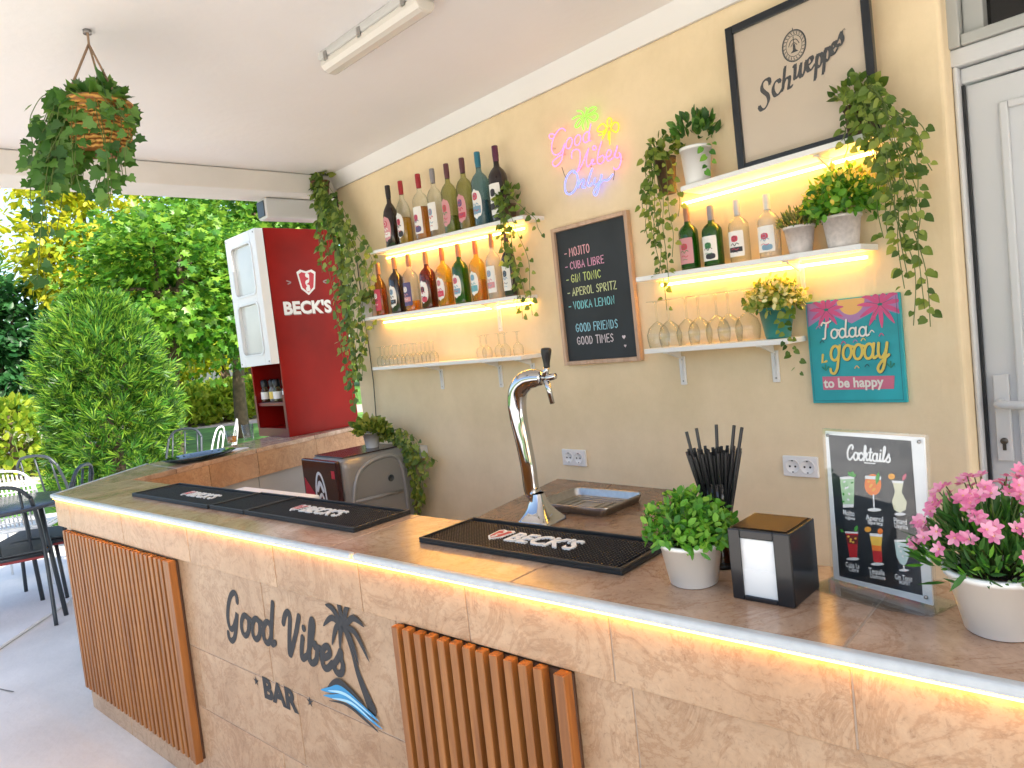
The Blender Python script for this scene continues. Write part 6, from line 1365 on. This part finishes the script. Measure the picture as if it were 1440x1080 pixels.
def tree(name, label, base, c, r, ncl, per, spread, size, key, m, trunk=.12, group=None, limbs=14, droop=.35, cat='tree'):
    base = np.array([base[0], base[1], -.04]); c = np.array(c, float); r = np.array(r, float); t = thing(name, label, cat, tuple(base), 0, group)
    cl, P, d = crown_points(c, r, ncl, per, spread); n = len(P)
    ax = d*.8+RS.normal(size=(n, 3))*.7+np.array([0, 0, -droop]); nm = np.array([0, 0, 1.0])+d*.6+RS.normal(size=(n, 3))*.45
    leaf_obj('crown', key, P-base, ax, nm, size*(.6+.7*RS.random(n)), m, t)
    b = MB(); topz = c[2]+r[2]*.45; tr = [(0, 0, 0), (.02*topz, .01*topz, topz*.3), tuple((c-base)*np.array([.6, .6, 0])+np.array([0, 0, c[2]-r[2]*.4])), tuple((c-base)*np.array([1, 1, 0])+np.array([0, 0, topz]))]
    tp = spline(tr, 5); b.tube(tp, list(np.linspace(trunk, trunk*.22, len(tp))), 9)
    for i in range(limbs):
        s0 = np.array(tp[int(len(tp)*(.35+.5*RS.random()))]); e = cl[i % ncl]-base; mid = s0*.5+e*.5+np.array([0, 0, .12*r[2]]); q = spline([tuple(s0), tuple(mid), tuple(e)], 5); b.tube(q, list(np.linspace(trunk*.38, trunk*.06, len(q))), 6)
    b.build('trunk', BARK, t); return t
def px_tree(name, label, px, py, hw, hh, dp, ncl, per, size, key, m, trunk_px=None, trunk=.12, deep=1.0, spread=None, **kw):
    c = at_d(px, py, dp); rw, rh = hw*dp/FPX, hh*dp/FPX; bp_ = at_d(trunk_px if trunk_px is not None else px, py, dp)
    return tree(name, label, bp_[:2], c, (rw, rw*deep, rh), ncl, per, spread or rw*.16, size, key, m, trunk, **kw)
px_tree('maple_tree', 'big leafy maple with mid green lobed leaves beyond the bar arm', 262, 402, 150, 112, 12.5, 170, 62, .125, 'maple', TM['maple'], 214, .17)
px_tree('maple_tree', 'tall maple whose upper branches hang just below the roof beam', 365, 300, 140, 100, 15, 150, 58, .140, 'maple', TM['maple'], 300, .16)
px_tree('golden_tree', 'tree with yellow back-light in its leaf colour behind the hanging basket', 125, 350, 95, 115, 15, 150, 50, .17, 'oval', TM['yellow'], 110, .15)
px_tree('broadleaf_tree', 'dark blue green tree at the left edge of the garden', 2, 490, 62, 100, 14, 110, 46, .18, 'oval', TM['dark'], 5, .16)
px_tree('feathery_tree', 'feathery leaved tree reaching into the left edge of the view', -74, 330, 58, 90, 10, 30, 18, .26, 'pinnate', TM['maple'], -70, .12)
G1 = 'golden trees behind the hedge'
px_tree('golden_tree', 'golden green tree with a slim trunk behind the low hedge', 300, 465, 62, 62, 23, 75, 34, .24, 'oval', TM['yellow'], 308, .20, group=G1)
px_tree('golden_tree', 'golden green tree left of the slim trunked one, behind the clipped conifer', 222, 478, 62, 65, 25, 70, 34, .26, 'oval', TM['yellow'], 240, .20, group=G1)
px_tree('golden_tree', 'far golden green tree behind the red cabinet', 400, 450, 85, 100, 26, 90, 40, .32, 'oval', TM['far'], 400, .20, group=G1)
for i, (px, py, hw, hh) in enumerate(((70, 520, 80, 60), (215, 420, 100, 110), (330, 390, 110, 120), (460, 400, 120, 140), (-80, 520, 100, 80))):
    px_tree('background_tree', ('broad tree in the far background behind the dark left tree', 'tall far tree behind the golden leaved tree', 'tall far tree behind the maple', 'far tree hidden behind the red cabinet', 'far tree at the outer left of the garden')[i], px, py, hw, hh, 36, 90, 44, .50, 'oval', TM['far'] if i % 2 else TM['maple'], px, .3, group='trees along the far side of the garden')
# clipped conifer: sprays of flat needles over a rounded column
def shrub(name, label, px, py_top, py_bot_d, hw, dp, n, size, key, m, cat='shrub', power=2.4, group=None):
    c = at_d(px, py_top, dp); topz = c[2]; rw = hw*dp/FPX; base = np.array([c[0], c[1], -.04]); t = thing(name, label, cat, tuple(base), 0, group)
    h = RS.random(n)**.85; a = RS.random(n)*2*math.pi; prof = (1-np.abs(h*1.06-.42)**4.0*7.0); prof = np.clip(prof, .12, 1)**.5; bump = 1+.09*np.sin(a*3+h*9)+.08*np.sin(a*7-h*17)+.07*np.sin(a*13+h*31)
    k = (.72+.30*RS.random(n)**.7)*bump; d = np.stack([np.cos(a), np.sin(a), (h-.4)*.9], 1); P = np.stack([np.cos(a)*rw*prof*k, np.sin(a)*rw*prof*k, .05+h*(topz)*1.0], 1)
    ax = d+np.array([0, 0, .75])+RS.normal(size=(n, 3))*.6; nm = d+RS.normal(size=(n, 3))*.9
    leaf_obj('foliage', key, P, ax, nm, size*(.6+.7*RS.random(n)), m, t); b = MB(); b.tube([(0, 0, 0), (0, 0, topz*.85)], [.09, .03], 8)
    for i in range(18):
        z = topz*(.1+.7*RS.random()); an = RS.random()*6.3; b.tube([(0, 0, z), (math.cos(an)*rw*.75, math.sin(an)*rw*.75, z+.25)], [.02, .006], 5)
    b.build('trunk', BARK, t); return t
shrub('clipped_conifer', 'dense rounded conifer shrub standing on the patio edge behind the chairs', 133, 424, 0, 76, 7.4, 6800, .13, 'spray', TM['conifer'])
for i, (px, py, hw, dp, n, m) in enumerate(((262, 545, 34, 20, 1500, 'hedge'), (312, 540, 36, 20.5, 1500, 'hedge'), (360, 535, 40, 21, 1400, 'hedge'), (215, 545, 34, 21, 1200, 'yellow'))):
    shrub('hedge_shrub', ('yellow green hedge shrub right of the conifer', 'rounded hedge shrub under the slim golden trunk', 'hedge shrub beside the red cabinet', 'hedge shrub coloured golden as if sunlit, hidden partly by the conifer')[i], px, py, 0, hw, dp, n, .22, 'oval', TM[m], group='low hedge along the garden path')
for i, (px, py, hw, dp, m) in enumerate(((10, 565, 45, 12, 'hedge'), (62, 590, 32, 12.5, 'hedge'), (-45, 560, 50, 12, 'hedge'))):
    shrub('flower_bed_shrub', ('low golden shrub at the left edge below the dark tree', 'low green shrub with white blooms beside the conifer', 'low green shrub outside the left edge')[i], px, py, 0, hw, dp, 1100, .15, 'oval', TM[m], group='low shrubs by the sunny driveway')
c = at_d(62, 590, 12.3); b = [c+np.array([RS.normal()*.3, RS.normal()*.3, -.1-.25*RS.random()]) for _ in range(90)]
t = thing('white_flowers', 'loose patch of white blooms in front of the low green shrub', 'flowers', (c[0], c[1], -.03), 0); d = rand_dir(90); leaf_obj('blooms', 'small', np.array(b)-np.array([c[0], c[1], -.03]), d, d[:, [1, 2, 0]], .11, leaf_mat('white_petal', (.7, .68, .6), (.8, .78, .72), None, .3), t)
m = MB()
for q in b[:30]: m.tube([tuple(q-np.array([c[0], c[1], -.03])), tuple((q-np.array([c[0], c[1], -.03]))*np.array([.8, .8, 0]))], .006, 4)
m.build('stem', STEM, t)

# ------------------------------------------------------------------ terrace furniture
DKM, REDC = M['darkmetal'], mat('red_seat_pad', (.26, .03, .035), .6)
MESHM = mat('woven_seat', (.05, .06, .07), .6)
def chair(label, x, y, rz, frame, seatm, pad=None, style='bars', group='dark metal terrace chairs', name='terrace_chair'):
    t = thing(name, label, 'chair', (x, y, .0006), rz, group); w_, dp_ = .22, .22; tr_ = .012 if style == 'bars' else .0085
    for sx in (-1, 1):
        b = MB(); b.tube([(sx*w_, -dp_, .44), (sx*(w_+.02), -dp_-.02, 0)], tr_, 8); b.build('leg', frame, t)
        b = MB(); b.tube(spline([(sx*(w_+.01), dp_+.07, 0), (sx*w_, dp_, .40), (sx*w_*.98, dp_+.03, .62), (sx*w_*.9, dp_+.08, .80)], 5), tr_, 8); b.build('leg', frame, t)
    b = MB(); b.tube(spline([(-w_*.9, dp_+.08, .795), (-w_*.6, dp_+.095, .865), (0, dp_+.10, .885), (w_*.6, dp_+.095, .865), (w_*.9, dp_+.08, .795)], 5), tr_, 8)
    if style == 'bars':
        for sx in (-.45, 0, .45): b.tube([(sx*w_*1.6, dp_+.02, .47), (sx*w_*1.5, dp_+.09, .86)], .008, 6)
    if style == 'loop':
        b.tube(spline([(-w_*.4, dp_+.03, .5), (-w_*.42, dp_+.085, .74), (0, dp_+.1, .84), (w_*.42, dp_+.085, .74), (w_*.4, dp_+.03, .5)], 5), .0065, 6)
    b.build('back_frame', frame, t)
    if style == 'mesh':
        b = MB(); n = 15
        for i in range(n):
            x_ = -w_*.88+w_*1.76*i/(n-1); z1 = .80+.06*math.cos(x_/w_*1.5); b.tube([(x_, dp_+.02, .47), (x_, dp_+.085, z1)], .0055, 5)
        for i in range(9): z = .50+.037*i; b.tube([(-w_*.95, dp_+.025+.17*(z-.47), z), (w_*.95, dp_+.025+.17*(z-.47), z)], .0055, 5)
        b.build('woven_back', seatm, t)
    b = MB(); b.tube([(-w_, -dp_, .435), (w_, -dp_, .435), (w_, dp_, .435), (-w_, dp_, .435)], .012, 8, closed=True); b.build('seat_frame', frame, t)
    b = MB(); b.box((-w_+.006, -dp_+.006, .447), (w_-.006, dp_-.006, .46)); b.build('seat', seatm, t, bevel=.004)
    if pad: b = MB(); b.box((-w_+.004, -dp_+.0, .405), (w_-.004, dp_-.004, .424)); b.build('seat_pad', pad, t, bevel=.006)
    return t
WHM = mat('white_metal', (.74, .75, .74), .4)
def gpos(px, py, z): q = atZ(px, py, z); return q.x, q.y
x, y = gpos(12, 775, .45); chair('dark metal chair with red seat pad at the near left edge of the terrace', x, y, R_(-112), DKM, MESHM, REDC)
x, y = gpos(58, 752, .45); chair('dark metal chair with red seat pad between the table and the end of the bar', x, y, R_(-35), DKM, MESHM, REDC)
x, y = gpos(236, 672, .45); chair('dark chair seen behind the far arm of the bar beside the conifer', x, y, R_(25), DKM, MESHM)
x, y = gpos(100, 700, .45); chair('dark chair beyond the table in front of the conifer', x, y, R_(-150), DKM, MESHM)
x, y = gpos(36, 735, .45); chair('white woven terrace chair beyond the dark table', x, y, R_(-125), WHM, WHM, None, 'mesh', 'white terrace chairs', 'woven_chair')
x, y = gpos(296, 652, .45); chair('white metal chair with looped back behind the arm of the bar', x, y, R_(-25), WHM, WHM, None, 'loop', 'white terrace chairs', 'garden_chair')
x, y = gpos(270, 668, .45); chair('white metal chair left of the looped one behind the arm of the bar', x, y, R_(-40), WHM, WHM, None, 'loop', 'white terrace chairs', 'garden_chair')
x, y = gpos(-8, 712, .74); tb_ = thing('terrace_table', 'round dark terrace table at the left edge among the chairs', 'table', (x, y, .0006), 0)
b = MB(); b.lathe([(0, .715), (.40, .715), (.42, .722), (.42, .735), (.41, .74), (0, .74)], 40, cap=False); b.build('table_top', mat('dark_table_top', (.06, .07, .085), .25), tb_)
for a in (45, 135, 225, 315):
    b = MB(); b.tube([(.27*math.cos(R_(a)), .27*math.sin(R_(a)), .714), (.33*math.cos(R_(a)), .33*math.sin(R_(a)), 0)], .014, 8); b.build('leg', DKM, tb_)
